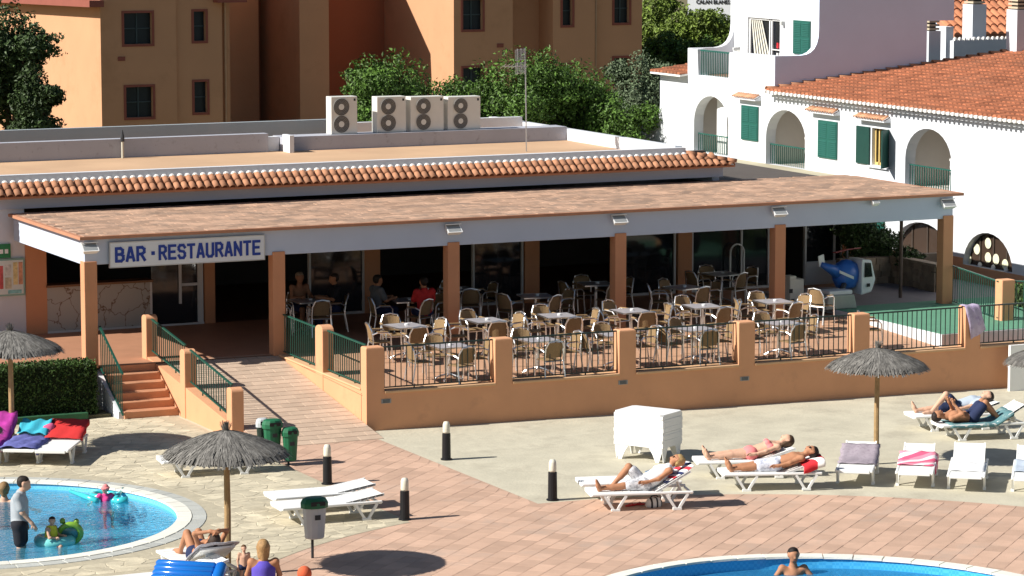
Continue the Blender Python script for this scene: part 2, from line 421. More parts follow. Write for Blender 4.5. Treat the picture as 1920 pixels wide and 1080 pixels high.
COPEG = M('coping_ring_grey', (.45, .455, .42), .8, .14, 3, .3, 40, rand=.1, dirt=(.33, .35, .35), dscale=3, dth=.5)
def pool(C, Rr, depth, water_z, mos, name, wmatl):
    n = 96; mb = MB(); rim = circle(C, Rr, n)
    mb.add([(p[0], p[1], G(p[0]) - .015) for p in rim] + [(p[0], p[1], -depth) for p in rim], [(i, (i + 1) % n, n + (i + 1) % n, n + i) for i in range(n)])
    o = len(mb.v); mb.v.append((C[0], C[1], -depth)); mb.f += [(n + i, n + (i + 1) % n, o) for i in range(n)]
    b = mb.build(name + '_basin', mos, local=True); struct(b)
    # ring of coping stones, then a ring of darker stones
    for nm, ra, rb, zt, m, cnt in (('coping_stone', Rr - .03, Rr + .24, .035, COPE, 52), ('border_stone', Rr + .245, Rr + .50, .013, COPEG, 60)):
        if Rr == R2 and nm == 'border_stone': continue
        for i in range(cnt):
            a0, a1 = 2 * math.pi * i / cnt, 2 * math.pi * (i + 1) / cnt; am = (a0 + a1) / 2
            cx, cy = C[0] + ra * math.cos(am), C[1] + ra * math.sin(am)
            if not inview((cx, cy, 0), 150): continue
            g = .004 / Rr; poly = []
            for t in range(4): a = a0 + g + (a1 - a0 - 2 * g) * t / 3; poly.append((C[0] + rb * math.cos(a) - cx, C[1] + rb * math.sin(a) - cy))
            for t in range(3, -1, -1): a = a0 + g + (a1 - a0 - 2 * g) * t / 3; poly.append((C[0] + ra * math.cos(a) - cx, C[1] + ra * math.sin(a) - cy))
            vs, fs = frustum(poly, zt, .008)
            piece(nm, meshof(MB().add(vs, fs), nm, m), b, (cx, cy, G(cx) + .003 - (.012 if nm == 'coping_stone' else 0)))
    wv = circle(C, Rr - .004, n)
    ws = MB().add([(p[0], p[1], water_z) for p in wv], [tuple(range(n))]).build('pool_water', wmatl, local=True)
    struct(ws)
pool(C1, R1, .62, -.11, MOS1, 'children_pool', water_mat('shallow_water', (.86, .97, .99), 7, (.10, .44, .66)))
pool(C2, R2, 1.45, -.20, MOS2, 'main_pool', water_mat('deep_water', (.72, .93, .98), 6, (.05, .31, .60)))

# ------------------------------------------------------------------ railings
def railing(label, a, b, h0, h1, n, mat=GREEN, feet=2, group=None, name='railing'):
    """a, b: foot points of the run; bottom bar at h0 and top bar at h1 above them"""
    a, b = Vector(a), Vector(b); t = thing(name, label, 'railing', (a + b) / 2, 0, group)
    up0, up1 = Vector((0, 0, h0)), Vector((0, 0, h1))
    MB().beam(a + up1, b + up1, .045, .03).build('top_rail', mat, t)
    MB().beam(a + up0, b + up0, .035, .022).build('bottom_rail', mat, t)
    d = b - a; bar = meshof(MB().box(-.008, .008, -.008, .008, h0 - .0, h1 - .01), 'baluster', mat)
    for i in range(n):
        piece('baluster', bar, t, a + d * ((i + .5) / n))
    for i in range(feet):
        f = (i + .7) / (feet + .4); p = a + d * f
        MB().box(p.x - .012, p.x + .012, p.y - .012, p.y + .012, p.z - .03, p.z + h0).build('foot', mat, t)
    return t

# ------------------------------------------------------------------ terrace
FZ = .93                                   # floor level under the canopy
def TZ(y): return .72 + (FZ - .72) * min(max(y / 5.0, 0), 1)
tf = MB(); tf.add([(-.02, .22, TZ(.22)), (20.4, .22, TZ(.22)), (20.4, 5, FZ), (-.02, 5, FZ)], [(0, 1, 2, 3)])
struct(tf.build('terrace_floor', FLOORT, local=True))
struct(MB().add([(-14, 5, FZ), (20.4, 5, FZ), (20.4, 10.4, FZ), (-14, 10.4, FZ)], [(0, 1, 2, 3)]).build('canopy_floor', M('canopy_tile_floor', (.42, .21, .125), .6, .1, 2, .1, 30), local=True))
# floor tiles of the terrace, as far as they can be told apart: joints as recessed strips
tw = thing('terrace_wall', 'long low peach wall with square pillars along the front of the cafe terrace', 'wall', (8, .15, 0))
SP = 2.945
PX0 = [k * SP for k in range(6)]
xs_ = [0.0, 18.0, 20.4]
mb = MB()
for xa, xb in ((0.0, 18.0), (18.0, 20.4)):
    mb.add([(xa, 0, G(xa) - .1), (xb, 0, G(xb) - .1), (xb, .27, G(xb) - .1), (xa, .27, G(xa) - .1), (xa, 0, .766), (xb, 0, .766), (xb, .27, .766), (xa, .27, .766)], [(4, 5, 6, 7), (0, 1, 5, 4), (2, 3, 7, 6)] + ([(3, 0, 4, 7)] if xa == 0 else [(1, 2, 6, 5)]))
mb.build('wall_panel', PEACH, tw)
def cap_pillar(parent, x0, x1, y0, y1, z0, z1, c=.028):
    b_ = [(x0, y0), (x1, y0), (x1, y1), (x0, y1)]; t_ = [(x0 + c, y0 + c), (x1 - c, y0 + c), (x1 - c, y1 - c), (x0 + c, y1 - c)]; m_ = [(x0 + c * .25, y0 + c * .25), (x1 - c * .25, y0 + c * .25), (x1 - c * .25, y1 - c * .25), (x0 + c * .25, y1 - c * .25)]
    vs = [(p[0], p[1], z0) for p in b_] + [(p[0], p[1], z1 - c * 1.4) for p in b_] + [(p[0], p[1], z1 - c * .5) for p in m_] + [(p[0], p[1], z1) for p in t_]
    fs = [(3, 2, 1, 0), (12, 13, 14, 15)] + [(r_ * 4 + i, r_ * 4 + (i + 1) % 4, r_ * 4 + 4 + (i + 1) % 4, r_ * 4 + 4 + i) for r_ in range(3) for i in range(4)]
    return MB().add(vs, fs).build('pillar', PEACH, parent)
ends = PX0[1:] + [20.4]
for k, x in enumerate(PX0):
    cap_pillar(tw, x, x + .40, 0, .30, .766, 1.75)
    MB().box(x + .401, ends[k] - .001, -.035, .33, .767, .82).build('ledge', M('ledge_peach', (.62, .38, .21), .85, .08, 3), tw, bevel=.012)
VENT = M('vent_grey', (.30, .31, .30), .6, .1, 5)
for px, py in ((724, 752), (1168, 717), (1396, 710)):
    q = PY(px, py, 0); mb = MB().box(q.x - .11, q.x + .11, -.012, .01, q.z - .045, q.z + .045)
    v = mb.build('vent', VENT, tw)
    mb = MB()
    for t in range(3): mb.box(q.x - .08, q.x + .08, -.017, -.011, q.z - .03 + t * .025, q.z - .018 + t * .025)
    mb.build('vent_slot', DARKM, v)
desc = ['beside the corner pillar by the ramp', 'second from the ramp corner', 'third from the ramp', 'fourth from the ramp', 'left of the pillar with the purple towel', 'right of the pillar with the purple towel']
for k, x in enumerate(PX0):
    x1 = PX0[k + 1] if k < 5 else 18.6
    railing('shaded green railing panel on the terrace wall, ' + desc[k], (x + .40, .15, .82), (x1, .15, .82), .05, .90, 20 if k < 5 else 26, GREEN_SHADE, 2, 'railing panels along the terrace front')
# ramp side wall, right
rw = thing('ramp_wall', 'peach side wall between ramp and terrace with one round-topped pillar', 'wall', (.12, 2.6, 0))
MB().prism([(0.004, .3, -.05), (0.004, 5.06, -.05), (0.004, 5.06, .90), (0.004, .3, .82)], (.24, 0, 0)).build('wall_panel', PEACH, rw)
MB().prism([(-.02, .302, .821), (-.02, 5.04, .901), (-.02, 5.04, .94), (-.02, .302, .862)], (.3, 0, 0)).build('ledge', MATS['ledge_peach'], rw, bevel=.01)
def round_pillar(parent, x0, x1, y0, y1, z0, z1):
    c = (y0 + y1) / 2; rr = (y1 - y0) / 2; n = 8
    prof = [(y0, z0), (y1, z0)] + [(c + rr * math.cos(math.pi * i / n), z1 - rr * .55 + rr * .55 * math.sin(math.pi * i / n)) for i in range(n + 1)]
    return MB().prism([(x0, p[0], p[1]) for p in prof], (x1 - x0, 0, 0)).build('pillar', PEACH, parent, bevel=.015)
round_pillar(rw, -.012, .262, 2.38, 2.80, -.05, 1.90)
railing('green iron railing on the ramp wall between corner pillar and round-topped pillar', (.12, .31, .86), (.12, 2.38, .895), .06, .90, 17, GREEN, 2)
railing('green iron railing on the ramp wall between round-topped pillar and canopy column', (.12, 2.81, .90), (.12, 4.98, .94), .06, .88, 18, GREEN, 2)
# the ramp
RS = lambda y: max(0, (y + .95) / 6.1 * FZ)
rp = empty_struct('ramp')
struct(MB().prism([(-2.62, -.95, -.02), (-2.62, 5.15, -.02), (-2.62, 5.15, FZ - .012), (-2.62, -.95, -.008)], (2.615, 0, 0)).build('ramp_bed', MORT, rp))
y = -.94; row = 0
sl = math.atan(FZ / 6.1)
for row in range(23):
    x = -2.6 - (row % 2) * .26
    while x < -.02:
        xa, xb = max(x, -2.6) + .004, min(x + .52, -.01) - .004
        if xb - xa > .08:
            yc = -.94 + (row + .5) * .265; vs, fs = frustum(rect(-(xb - xa) / 2, (xb - xa) / 2, -.126, .126), .012, .003)
            ob = piece('paver', meshof(MB().add(vs, fs), 'paver', RAMPM), rp, ((xa + xb) / 2, yc, RS(yc) - .006)); ob.rotation_euler = (sl, 0, 0)
        x += .52
# left ramp wall with stepped pillars and sloping railings
lw = thing('ramp_wall', 'sloping peach wall with three round-topped pillars between the stairs and the ramp', 'wall', (-2.73, 3, 0))
MB().prism([(-2.848, .5, -.05), (-2.848, 5.6, -.05), (-2.848, 5.6, RS(5.15) + .06), (-2.848, .5, RS(.5) + .10)], (.22, 0, 0)).build('wall_panel', PEACH, lw)
for yc, zt in ((.42, 1.06), (3.25, 1.47), (5.72, 1.90)):
    round_pillar(lw, -2.87, -2.60, yc - .15, yc + .15, -.05, zt)
railing('green sloping railing between the lowest and middle pillars beside the ramp', (-2.735, .58, RS(.58) + .12), (-2.735, 3.09, RS(3.09) + .12), .05, .73, 17, GREEN, 2)
railing('green sloping railing between the middle and top pillars beside the stairs', (-2.735, 3.41, RS(3.41) + .12), (-2.735, 5.56, RS(5.15) + .14), .05, .74, 16, GREEN, 2)
# stairs
stairs = thing('stairs', 'flight of six terracotta steps up to the bar terrace beside the hedge', 'stairs', (-3.45, 4.2, 0))
STEP = M('step_terracotta', (.55, .27, .15), .8, .1, 3, .2, 40)
for k in range(6):
    y0 = 3.55 + k * .29
    MB().box(-4.06, -2.852, y0, 5.3 if k == 5 else y0 + .31, 0 if k == 0 else k * FZ / 6 - .02, (k + 1) * FZ / 6 - (.002 if k == 5 else 0)).build('step', STEP, stairs, bevel=.012)
MB().prism([(-4.17, 3.62, -.05), (-4.17, 5.2, -.05), (-4.17, 5.2, .86), (-4.17, 3.62, .16)], (.107, 0, 0)).build('side_wall', WHITE, stairs)
t = railing('green stair railing on the left of the steps, in front of the canopy column', (-4.11, 3.5, .05), (-4.11, 5.0, FZ - .05), .05, .93, 13, GREEN, 0)
# ------------------------------------------------------------------ canopy
cy = thing('canopy', 'long white canopy on peach columns with a flat terracotta tiled roof', 'canopy', (6.6, 5.2, FZ))
COLX = [-4.3, 0.02, 4.25, 8.5, 12.77, 17.5]
for x in COLX: MB().box(x - .145, x + .145, 4.965, 5.25, FZ - .02, 3.225).build('column', PEACH2, cy, bevel=.012)
WHITEB = M('white_fascia_shade', (.50, .56, .67), .8, .04, .8, .1, 60)  # white tinted blue so the cool shade is in the colour
MB().box(-4.42, 17.64, 5.0, 5.28, 3.15, 3.705).build('fascia', WHITEB, cy, bevel=.008)
MB().box(-4.42, -4.14, 5.283, 10.25, 3.15, 3.705).build('side_beam', WHITEB, cy)
MB().box(17.36, 17.64, 5.283, 10.25, 3.15, 3.705).build('side_beam', WHITEB, cy)
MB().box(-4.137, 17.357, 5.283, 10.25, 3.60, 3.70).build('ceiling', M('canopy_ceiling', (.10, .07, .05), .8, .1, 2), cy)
MB().box(-4.56, 17.86, 4.86, 4.95, 3.708, 3.775).build('lip', LIP, cy)
MB().box(-4.56, -4.45, 4.952, 10.2, 3.708, 3.775).build('lip', LIP, cy)
MB().box(17.76, 17.86, 4.952, 9.9, 3.708, 3.775).build('lip', LIP, cy)
mb = MB().box(-4.448, 17.758, 4.952, 10.2, 3.708, 3.765); mb.build('roof_bed', MORT, cy)
mb = MB(); j = 0; y = 4.96
while y < 10.15:
    x = -4.44 + (j % 2) * .2
    while x < 17.7:
        xb = min(x + .40, 17.75); yb = min(y + .27, 10.19); tl = random.uniform(-.006, .006)
        mb.add([(x + .003, y + .003, 3.764), (xb - .003, y + .003, 3.764), (xb - .003, yb - .003, 3.764), (x + .003, yb - .003, 3.764),
                (x + .006, y + .006, 3.777 + tl), (xb - .006, y + .006, 3.777 - tl), (xb - .006, yb - .006, 3.781 - tl), (x + .006, yb - .006, 3.781 + tl)],
               [(4, 5, 6, 7), (0, 1, 5, 4), (1, 2, 6, 5), (2, 3, 7, 6), (3, 0, 4, 7)])
        x += .40
    y += .27; j += 1
struct(mb.build('roof_tiles', CANT, cy), 'stuff')

# sign
a, b = PY(207, 458, 4.93), PY(495, 482, 4.93); zt, zb = 3.60, 3.085
sx0, sx1 = PY(207, 478, 4.93).x, PY(495, 464, 4.93).x
sg = thing('bar_sign', 'white sign board with blue BAR RESTAURANTE lettering on the canopy fascia', 'sign', ((sx0 + sx1) / 2, 4.95, zb))
MB().box(sx0, sx1, 4.93, 4.985, zb, zt).build('board', M('sign_white', (.72, .74, .76), .4, .05, 1.5), sg)
fr = MB().box(sx0 - .02, sx1 + .02, 4.925, 4.99, zt, zt + .02).box(sx0 - .02, sx1 + .02, 4.925, 4.99, zb - .02, zb).box(sx0 - .02, sx0, 4.925, 4.99, zb, zt).box(sx1, sx1 + .02, 4.925, 4.99, zb, zt)
fr.build('frame', GALV, sg)
BLUE = M('sign_blue', (.018, .05, .30), .5, .03, 2)
def letters(txt, size, cx, wid, parent, yy, zc, mat, off=.012):
    me = text_mesh(txt, size, .006, off); xs = [v.co.x for v in me.vertices]; w0 = max(xs) - min(xs); mid = (max(xs) + min(xs)) / 2
    for v in me.vertices: v.co.x = (v.co.x - mid) * wid / w0
    me.materials.append(mat); o = bpy.data.objects.new('lettering', me); col.objects.link(o)
    o.parent = parent; o.matrix_local = wmat(parent).inverted() @ Matrix.Translation(Vector((cx, yy, zc))) @ Matrix.Rotation(math.pi / 2, 4, 'X'); return o
zc = (zt + zb) / 2; L = sx1 - sx0
GLYPH = {'B': [[(0, 0), (0, 1)], [(0, 1), (.62, 1), (.92, .86), (.92, .66), (.66, .53), (0, .53)], [(.66, .53), (1, .40), (1, .15), (.7, 0), (0, 0)]],
         'A': [[(0, 0), (.42, 1), (.58, 1), (1, 0)], [(.2, .27), (.8, .27)]], 'R': [[(0, 0), (0, 1), (.66, 1), (.96, .86), (.96, .63), (.66, .48), (0, .48)], [(.5, .48), (1, 0)]],
         'E': [[(1, 0), (0, 0), (0, 1), (1, 1)], [(0, .52), (.85, .52)]], 'S': [[(0, .2), (.22, 0), (.78, 0), (1, .16), (1, .36), (.8, .49), (.2, .55), (0, .68), (0, .85), (.22, 1), (.78, 1), (1, .82)]],
         'T': [[(0, 1), (1, 1)], [(.5, 1), (.5, 0)]], 'U': [[(0, 1), (0, .18), (.25, 0), (.75, 0), (1, .18), (1, 1)]], 'N': [[(0, 0), (0, 1), (1, 0), (1, 1)]]}
def block_letters(txt, x0, wid, z0, h, parent, yy, mat, t=.062):
    """heavy condensed capitals made of flat strokes, one part for each letter"""
    adv = wid / len(txt)
    for i, chh in enumerate(txt):
        gx, gw = x0 + i * adv + t * .5 + adv * .05, adv * .90 - t; mb = MB(); k = 0
        for pl in GLYPH[chh]:
            for (a_, b_) in zip(pl, pl[1:]):
                p_, q_ = Vector((gx + a_[0] * gw, z0 + t / 2 + a_[1] * (h - t))), Vector((gx + b_[0] * gw, z0 + t / 2 + b_[1] * (h - t))); d_ = (q_ - p_).normalized() * (t * .42)
                p_ -= d_; q_ += d_; n_ = Vector((-d_.y, d_.x)).normalized() * t / 2; y_ = yy - k * .0007; k += 1
                mb.prism([(p_.x + n_.x, y_, p_.y + n_.y), (p_.x - n_.x, y_, p_.y - n_.y), (q_.x - n_.x, y_, q_.y - n_.y), (q_.x + n_.x, y_, q_.y + n_.y)], (0, .010, 0))
        mb.build('letter', mat, parent)
block_letters('BAR', sx0 + L * .025, L * .205, zc - .165, .335, sg, 4.918, BLUE)
block_letters('RESTAURANTE', sx0 + L * .305, L * .675, zc - .165, .335, sg, 4.918, BLUE, .058)
MB().box(sx0 + L * .262, sx0 + L * .284, 4.918, 4.929, zc - .04, zc + .04).build('dot', BLUE, sg)

# flood lights on the fascia
LENS = M('lamp_lens', (.30, .31, .31), .15, .05, 5, spec=.6)
def floodlight(px, py, label, s=1.0):
    q = PY(px, py, 4.88); t = thing('flood_light', label, 'flood light', (q.x, 5.0, q.z), 0, 'flood lights along the canopy fascia')
    tilt = Matrix.Rotation(R(-50), 4, 'X'); m0 = Matrix.Translation(q) @ tilt
    def pts(lst): return [tuple(m0 @ Vector(p)) for p in lst]
    w_, h_ = .15 * s, .105 * s
    mb = MB(); mb.add(pts([(-w_, -.05, -h_), (w_, -.05, -h_), (w_, -.05, h_), (-w_, -.05, h_), (-w_ * .8, .07, -h_ * .7), (w_ * .8, .07, -h_ * .7), (w_ * .8, .07, h_ * .7), (-w_ * .8, .07, h_ * .7)]),
                      [(0, 1, 2, 3), (7, 6, 5, 4), (0, 4, 5, 1), (1, 5, 6, 2), (2, 6, 7, 3), (3, 7, 4, 0)])
    mb.build('housing', WHITEP, t)
    MB().add(pts([(-w_ * .86, -.053, -h_ * .82), (w_ * .86, -.053, -h_ * .82), (w_ * .86, -.053, h_ * .82), (-w_ * .86, -.053, h_ * .82), (-w_ * .86, -.049, -h_ * .82), (w_ * .86, -.049, -h_ * .82), (w_ * .86, -.049, h_ * .82), (-w_ * .86, -.049, h_ * .82)]),
             [(0, 1, 2, 3), (0, 4, 5, 1), (1, 5, 6, 2), (2, 6, 7, 3), (3, 7, 4, 0)]).build('lens', LENS, t)
    MB().box(q.x - .16 * s, q.x + .16 * s, 4.86, 4.9, q.z + .10 * s, q.z + .115 * s).build('visor', WHITEP, t)
    MB().box(q.x - .03, q.x + .03, 4.9, 5.0, q.z - .03, q.z + .03).build('bracket', WHITEP, t)
for px, py, lb in ((168, 466, 'above the leftmost column, beside the sign'), (850, 431, 'above the third column from the left'), (1161, 413, 'above the fourth column from the left'), (1461, 398, 'above the fifth column, by the kiddie ride'), (1778, 383, 'at the right end of the canopy')):
    floodlight(px, py, 'white flood light on the canopy fascia ' + lb, 1.2)
floodlight(1641, 380, 'small white flood light between the two rightmost columns', .62)

# ------------------------------------------------------------------ restaurant building
rb = thing('restaurant_building', 'low white restaurant building with tiled trim and flat roof behind the canopy', 'building', (2, 14, 0))
YW = 10.40
PILX = [PY(px, 560, YW).x for px in (68, 393, 698, 997, 1283, 1590)]
MB().box(-14, PILX[0] - .25, YW, YW + .25, FZ - .2, 3.86).build('wall', WHITE, rb)
for i, x in enumerate(PILX):
    w_ = .25 if i == 0 else (.13 if i in (1,) else .2)
    MB().box(x - w_, x + w_, YW - .03, YW + .28, FZ - .02, 3.60).build('pillar', PEACH2, rb)
FRAME = M('window_frame_white', (.62, .62, .62), .5, .05, 4)
# bar counter bay
x0, x1 = PILX[0] + .25, PY(281, 560, YW).x
bc = MB().box(x0, x1, YW - .02, YW + .2, FZ, 2.0).build('bar_front', None, rb)
def mural():
    m = bpy.data.materials.new('bar_mural'); m.use_nodes = True; n = m.node_tree.nodes; l = m.node_tree.links; b = n['Principled BSDF']
    g = n.new('ShaderNodeNewGeometry'); wv = n.new('ShaderNodeTexVoronoi'); wv.feature = 'DISTANCE_TO_EDGE'; wv.inputs['Scale'].default_value = 2.6
    nz = n.new('ShaderNodeTexNoise'); nz.inputs['Scale'].default_value = 5; ad = n.new('ShaderNodeMix'); ad.data_type = 'VECTOR'; ad.inputs['Factor'].default_value = .25
    l.new(g.outputs['Position'], nz.inputs['Vector']); l.new(g.outputs['Position'], ad.inputs['A']); l.new(nz.outputs['Color'], ad.inputs['B']); l.new(ad.outputs['Result'], wv.inputs['Vector'])
    cr = n.new('ShaderNodeValToRGB'); cr.color_ramp.elements[0].color = (.16, .09, .05, 1); cr.color_ramp.elements[1].position = .035; cr.color_ramp.elements[1].color = (.40, .39, .36, 1)
    l.new(wv.outputs['Distance'], cr.inputs[0]); l.new(cr.outputs[0], b.inputs['Base Color']); b.inputs['Roughness'].default_value = .7
    return m
bc.data.materials.append(mural())
MB().box(x0 - .02, x1 + .05, YW - .12, YW + .35, 2.0, 2.05).build('bar_top', M('bar_wood', (.20, .10, .05), .4, .15, 8), rb)
MB().box(x1, x1 + .05, YW - .03, YW + .22, FZ, 2.0).build('bar_end_frame', FRAME, rb)
MB().box(x0, PILX[1] - .16, YW - .06, YW - .022, FZ - .0, FZ + .045).build('threshold', FRAME, rb)
xd = PY(376, 560, YW).x
MB().box(xd - .06, xd + .06, YW - .03, YW + .05, FZ + .045, 3.4).build('door_frame', FRAME, rb)
xm = PY(338, 500, YW).x
MB().box(xm - .03, xm + .03, YW, YW + .05, FZ + .5, 3.4).build('door_frame', FRAME, rb)
MB().box(xm, xd - .06, YW, YW + .05, 1.85, 1.91).build('door_rail', FRAME, rb)
MB().box(x1 + .06, xd - .06, YW + .06, YW + .08, FZ + .05, 3.5).build('pane', DGLASS, rb)
# glazed bays
for i, (pa, pb) in enumerate(((583, 680), (890, 978), (1172, 1264), (1300, 1440), (1512, 1578))):
    xa, xb = PY(pa, 500, YW).x, PY(pb, 500, YW).x
    MB().box(xa, xb, YW + .06, YW + .08, FZ + (.6 if i == 4 else .06), 3.58).build('pane', DGLASS, rb)
    f = MB().box(xa - .05, xa, YW, YW + .1, FZ, 3.58).box(xb, xb + .05, YW, YW + .1, FZ, 3.58).box(xa, xb, YW, YW + .1, FZ, FZ + .06)
    if i in (3, 4): f.box((xa + xb) / 2 + .3, (xa + xb) / 2 + .34, YW, YW + .1, FZ + .061, 3.58)
    f.build('window_frame', FRAME, rb)
    if i == 4: MB().box(xa + .001, xb - .001, YW - .01, YW + .12, FZ + .061, FZ + .6).build('plinth', WHITE, rb)
# interior shell
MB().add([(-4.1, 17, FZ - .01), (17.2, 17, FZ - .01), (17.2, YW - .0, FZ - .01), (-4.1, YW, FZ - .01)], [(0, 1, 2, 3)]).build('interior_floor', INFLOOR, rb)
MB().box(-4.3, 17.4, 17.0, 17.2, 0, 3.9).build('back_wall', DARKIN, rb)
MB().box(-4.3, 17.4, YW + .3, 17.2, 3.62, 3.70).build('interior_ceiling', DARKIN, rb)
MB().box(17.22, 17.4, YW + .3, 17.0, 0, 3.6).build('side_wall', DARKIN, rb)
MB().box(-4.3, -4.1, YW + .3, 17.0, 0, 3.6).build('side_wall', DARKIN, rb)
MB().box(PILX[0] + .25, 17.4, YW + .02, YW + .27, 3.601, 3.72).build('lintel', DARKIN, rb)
# upper band, tile trim, parapets
XR, YB = 14.2, 10.32
MB().box(-14, XR, YB, YB + .2, 3.86, 4.30).build('band_wall', WHITEB, rb)
MB().box(XR - .2, XR - .001, YB + .2, 22, 3.4, 4.30).build('band_wall', WHITEB, rb)
MB().box(-14, 13.2, 10.47, 10.67, 4.302, 4.625).build('parapet', WHITE, rb)
MB().box(13.0, 13.2, 10.671, 21.8, 4.302, 4.655).build('parapet', WHITE, rb)
# barrel tiles
def barrel(L=.27, r0=.092, r1=.078, n=7, th=.012):
    mb = MB(); vs = []
    for z, rr in ((0, r0), (L, r1)):
        for q in (rr, rr - th):
            vs += [(q * math.cos(math.pi * i / n), z, q * math.sin(math.pi * i / n)) for i in range(n + 1)]
    k = n + 1; fs = []
    for i in range(n):
        fs += [(i, i + 1, 2 * k + i + 1, 2 * k + i), (k + i + 1, k + i, 3 * k + i, 3 * k + i + 1), (i + 1, i, k + i, k + i + 1), (2 * k + i, 2 * k + i + 1, 3 * k + i + 1, 3 * k + i)]
    return mb.add(vs, fs)
tme = meshof(barrel(), 'tile', EAVET, True)
slope = math.atan2(.25, .42); mort = MB()
MB().prism([(-14, 9.98, 4.17), (-14, 10.46, 4.44), (-14, 10.46, 4.38), (-14, 9.98, 4.12)], (14 + 13.3, 0, 0)).build('tile_bed', LIP, rb)
from mathutils import Euler
x = -6.3
while x < 14.3:
    for c, (yy, zz) in enumerate(((9.93, 4.165), (10.145, 4.295))):
        if c == 1 and x > 13.9: continue
        if c == 0 or x < 14.0: piece('tile', tme, rb, (x, yy, zz), eul=Euler((slope, random.uniform(-.03, .03), random.uniform(-.03, .03))))
    if x < 13.25: mort.lathe([(.075, 0), (.072, .03), (.045, .06), (.01, .07)], 6, (x, 10.37, 4.45))
    x += .192
struct(mort.build('mortar', MORTW, rb), 'stuff')
# hip return at the right end
MB().prism([(13.3, 9.98, 4.17), (13.22, 10.46, 4.44), (13.22, 13.2, 4.44), (14.36, 13.2, 4.2), (14.36, 9.98, 4.17)], (0, 0, -.04)).build('tile_bed', LIP, rb)
for k in range(12):
    for c, (xx, zz) in enumerate(((14.42, 4.19), (14.05, 4.28), (13.68, 4.37))):
        piece('tile', tme, rb, (xx, 10.2 + k * .2 + c * .08, zz), eul=Euler((slope * .45, 0, math.pi / 2)))
hip = MB()
for k in range(5):
    p = Vector((14.38, 9.96, 4.25)).lerp(Vector((13.2, 10.45, 4.47)), k / 5)
    piece('tile', tme, rb, p, eul=Euler((.2, 0, math.atan2(-(13.2 - 14.38), (10.45 - 9.96)))))
# roof floor and rear parapets
MB().box(-14, 13.0, 10.672, 18, 4.28, 4.35).build('roof_floor', ROOFF, rb)
SPALL = M('spalled_white_shade', (.40, .41, .46), .9, .06, 1, .2, 60, dirt=(.17, .15, .15), dscale=5, dth=.565)  # real spalls; white base greyed so its shade is in the colour
xe = PY(503, 270, 16.8).x
MB().box(-14, xe, 16.8, 17.1, 4.351, 4.83).build('low_parapet', SPALL, rb)
xf = PY(530, 270, 16.8).x
MB().box(xe + .02, xf - .02, 17.0, 17.25, 4.351, 4.72).build('parapet_block', WHITE, rb)
MB().box(xf, 12.998, 16.82, 17.5, 4.351, 4.72).build('low_parapet', SPALL, rb)
MB().box(xf, xf + .12, 16.3, 16.815, 4.351, 4.80).build('parapet_return', WHITE, rb)
MB().box(-14, PY(617, 229, 18.2).x, 18.2, 18.4, 3.5, 5.03).build('rear_parapet', M('white_render_grey_shade', (.33, .375, .40), .9, .06, .6, dirt=(.42, .42, .42), dscale=.5, dth=.6), rb)  # white parapet greyed, its shade painted into the render colour
MB().box(PY(617, 229, 18.2).x - .0, 13.0, 19.6, 19.8, 3.5, 4.80).build('rear_parapet', WHITE, rb)
MB().box(-14, 13.2, 18.01, 22, 4.2, 4.3).build('rear_roof', ROOFF, rb)
# annex roof towards the white house
MB().add([(x_, y_, z_) for z_ in (3.12, 3.24) for x_, y_ in ((14.25, 10.65), (17.42, 10.65), (17.42, 13.2), (20.56, 13.2), (20.56, 26), (14.25, 26))], [(5, 4, 3, 2, 1, 0), (6, 7, 8, 9, 10, 11)] + [(i, (i + 1) % 6, 6 + (i + 1) % 6, 6 + i) for i in range(6)]).build('annex_roof', M('annex_roof', (.44, .40, .29), .9, .08, .7, .2, 20, dirt=(.36, .32, .23), dscale=.5, dth=.55), rb)
MB().box(17.45, 20.5, 13.4, 26, 0, 3.115).build('annex_wall', WHITE, rb)

# menu board and green sign on the left wall
a, b = PY(-40, 488, YW - .04), PY(47, 553, YW - .04)
mbd = thing('menu_board', 'glazed menu board with food pictures on the white wall left of the bar', 'menu board', ((a.x + b.x) / 2, YW - .02, b.z))
MB().box(a.x, b.x, YW - .06, YW - .003, b.z, a.z).build('frame', M('board_frame', (.25, .42, .36), .5, .05, 4), mbd)
MB().box(a.x + .04, b.x - .04, YW - .066, YW - .0605, b.z + .04, a.z - .04).build('panel', M('board_panel', (.66, .72, .68), .3, .06, 3), mbd)
for (u0, u1, v0, v1, c) in ((.40, .52, .2, .82, (.55, .10, .10)), (.56, .70, .2, .5, (.55, .50, .35)), (.56, .70, .55, .85, (.60, .60, .55)), (.74, .84, .3, .9, (.70, .58, .28)), (.86, .95, .3, .9, (.62, .30, .18)), (.62, .92, .06, .16, (.25, .55, .55))):
    W_, H_ = b.x - a.x, a.z - b.z
    MB().box(a.x + W_ * u0, a.x + W_ * u1, YW - .071, YW - .0665, b.z + H_ * v0, b.z + H_ * v1).build('picture', M('picture_%d' % int(c[0] * 1000 + c[1] * 10), c, .4, .35, 14), mbd)
a, b = PY(-60, 461, YW - .04), PY(20, 483, YW - .04)
gs = thing('wall_sign', 'small green sign above the menu board', 'sign', ((a.x + b.x) / 2, YW - .02, b.z))
MB().box(a.x, b.x, YW - .05, YW - .003, b.z, a.z).build('board', M('sign_green', (.03, .22, .09), .5, .05, 4), gs)
for u in (.62, .74, .86):
    MB().box(a.x + (b.x - a.x) * u, a.x + (b.x - a.x) * (u + .08), YW - .055, YW - .051, b.z + .1, b.z + .2).build('symbol', WHITEP, gs)

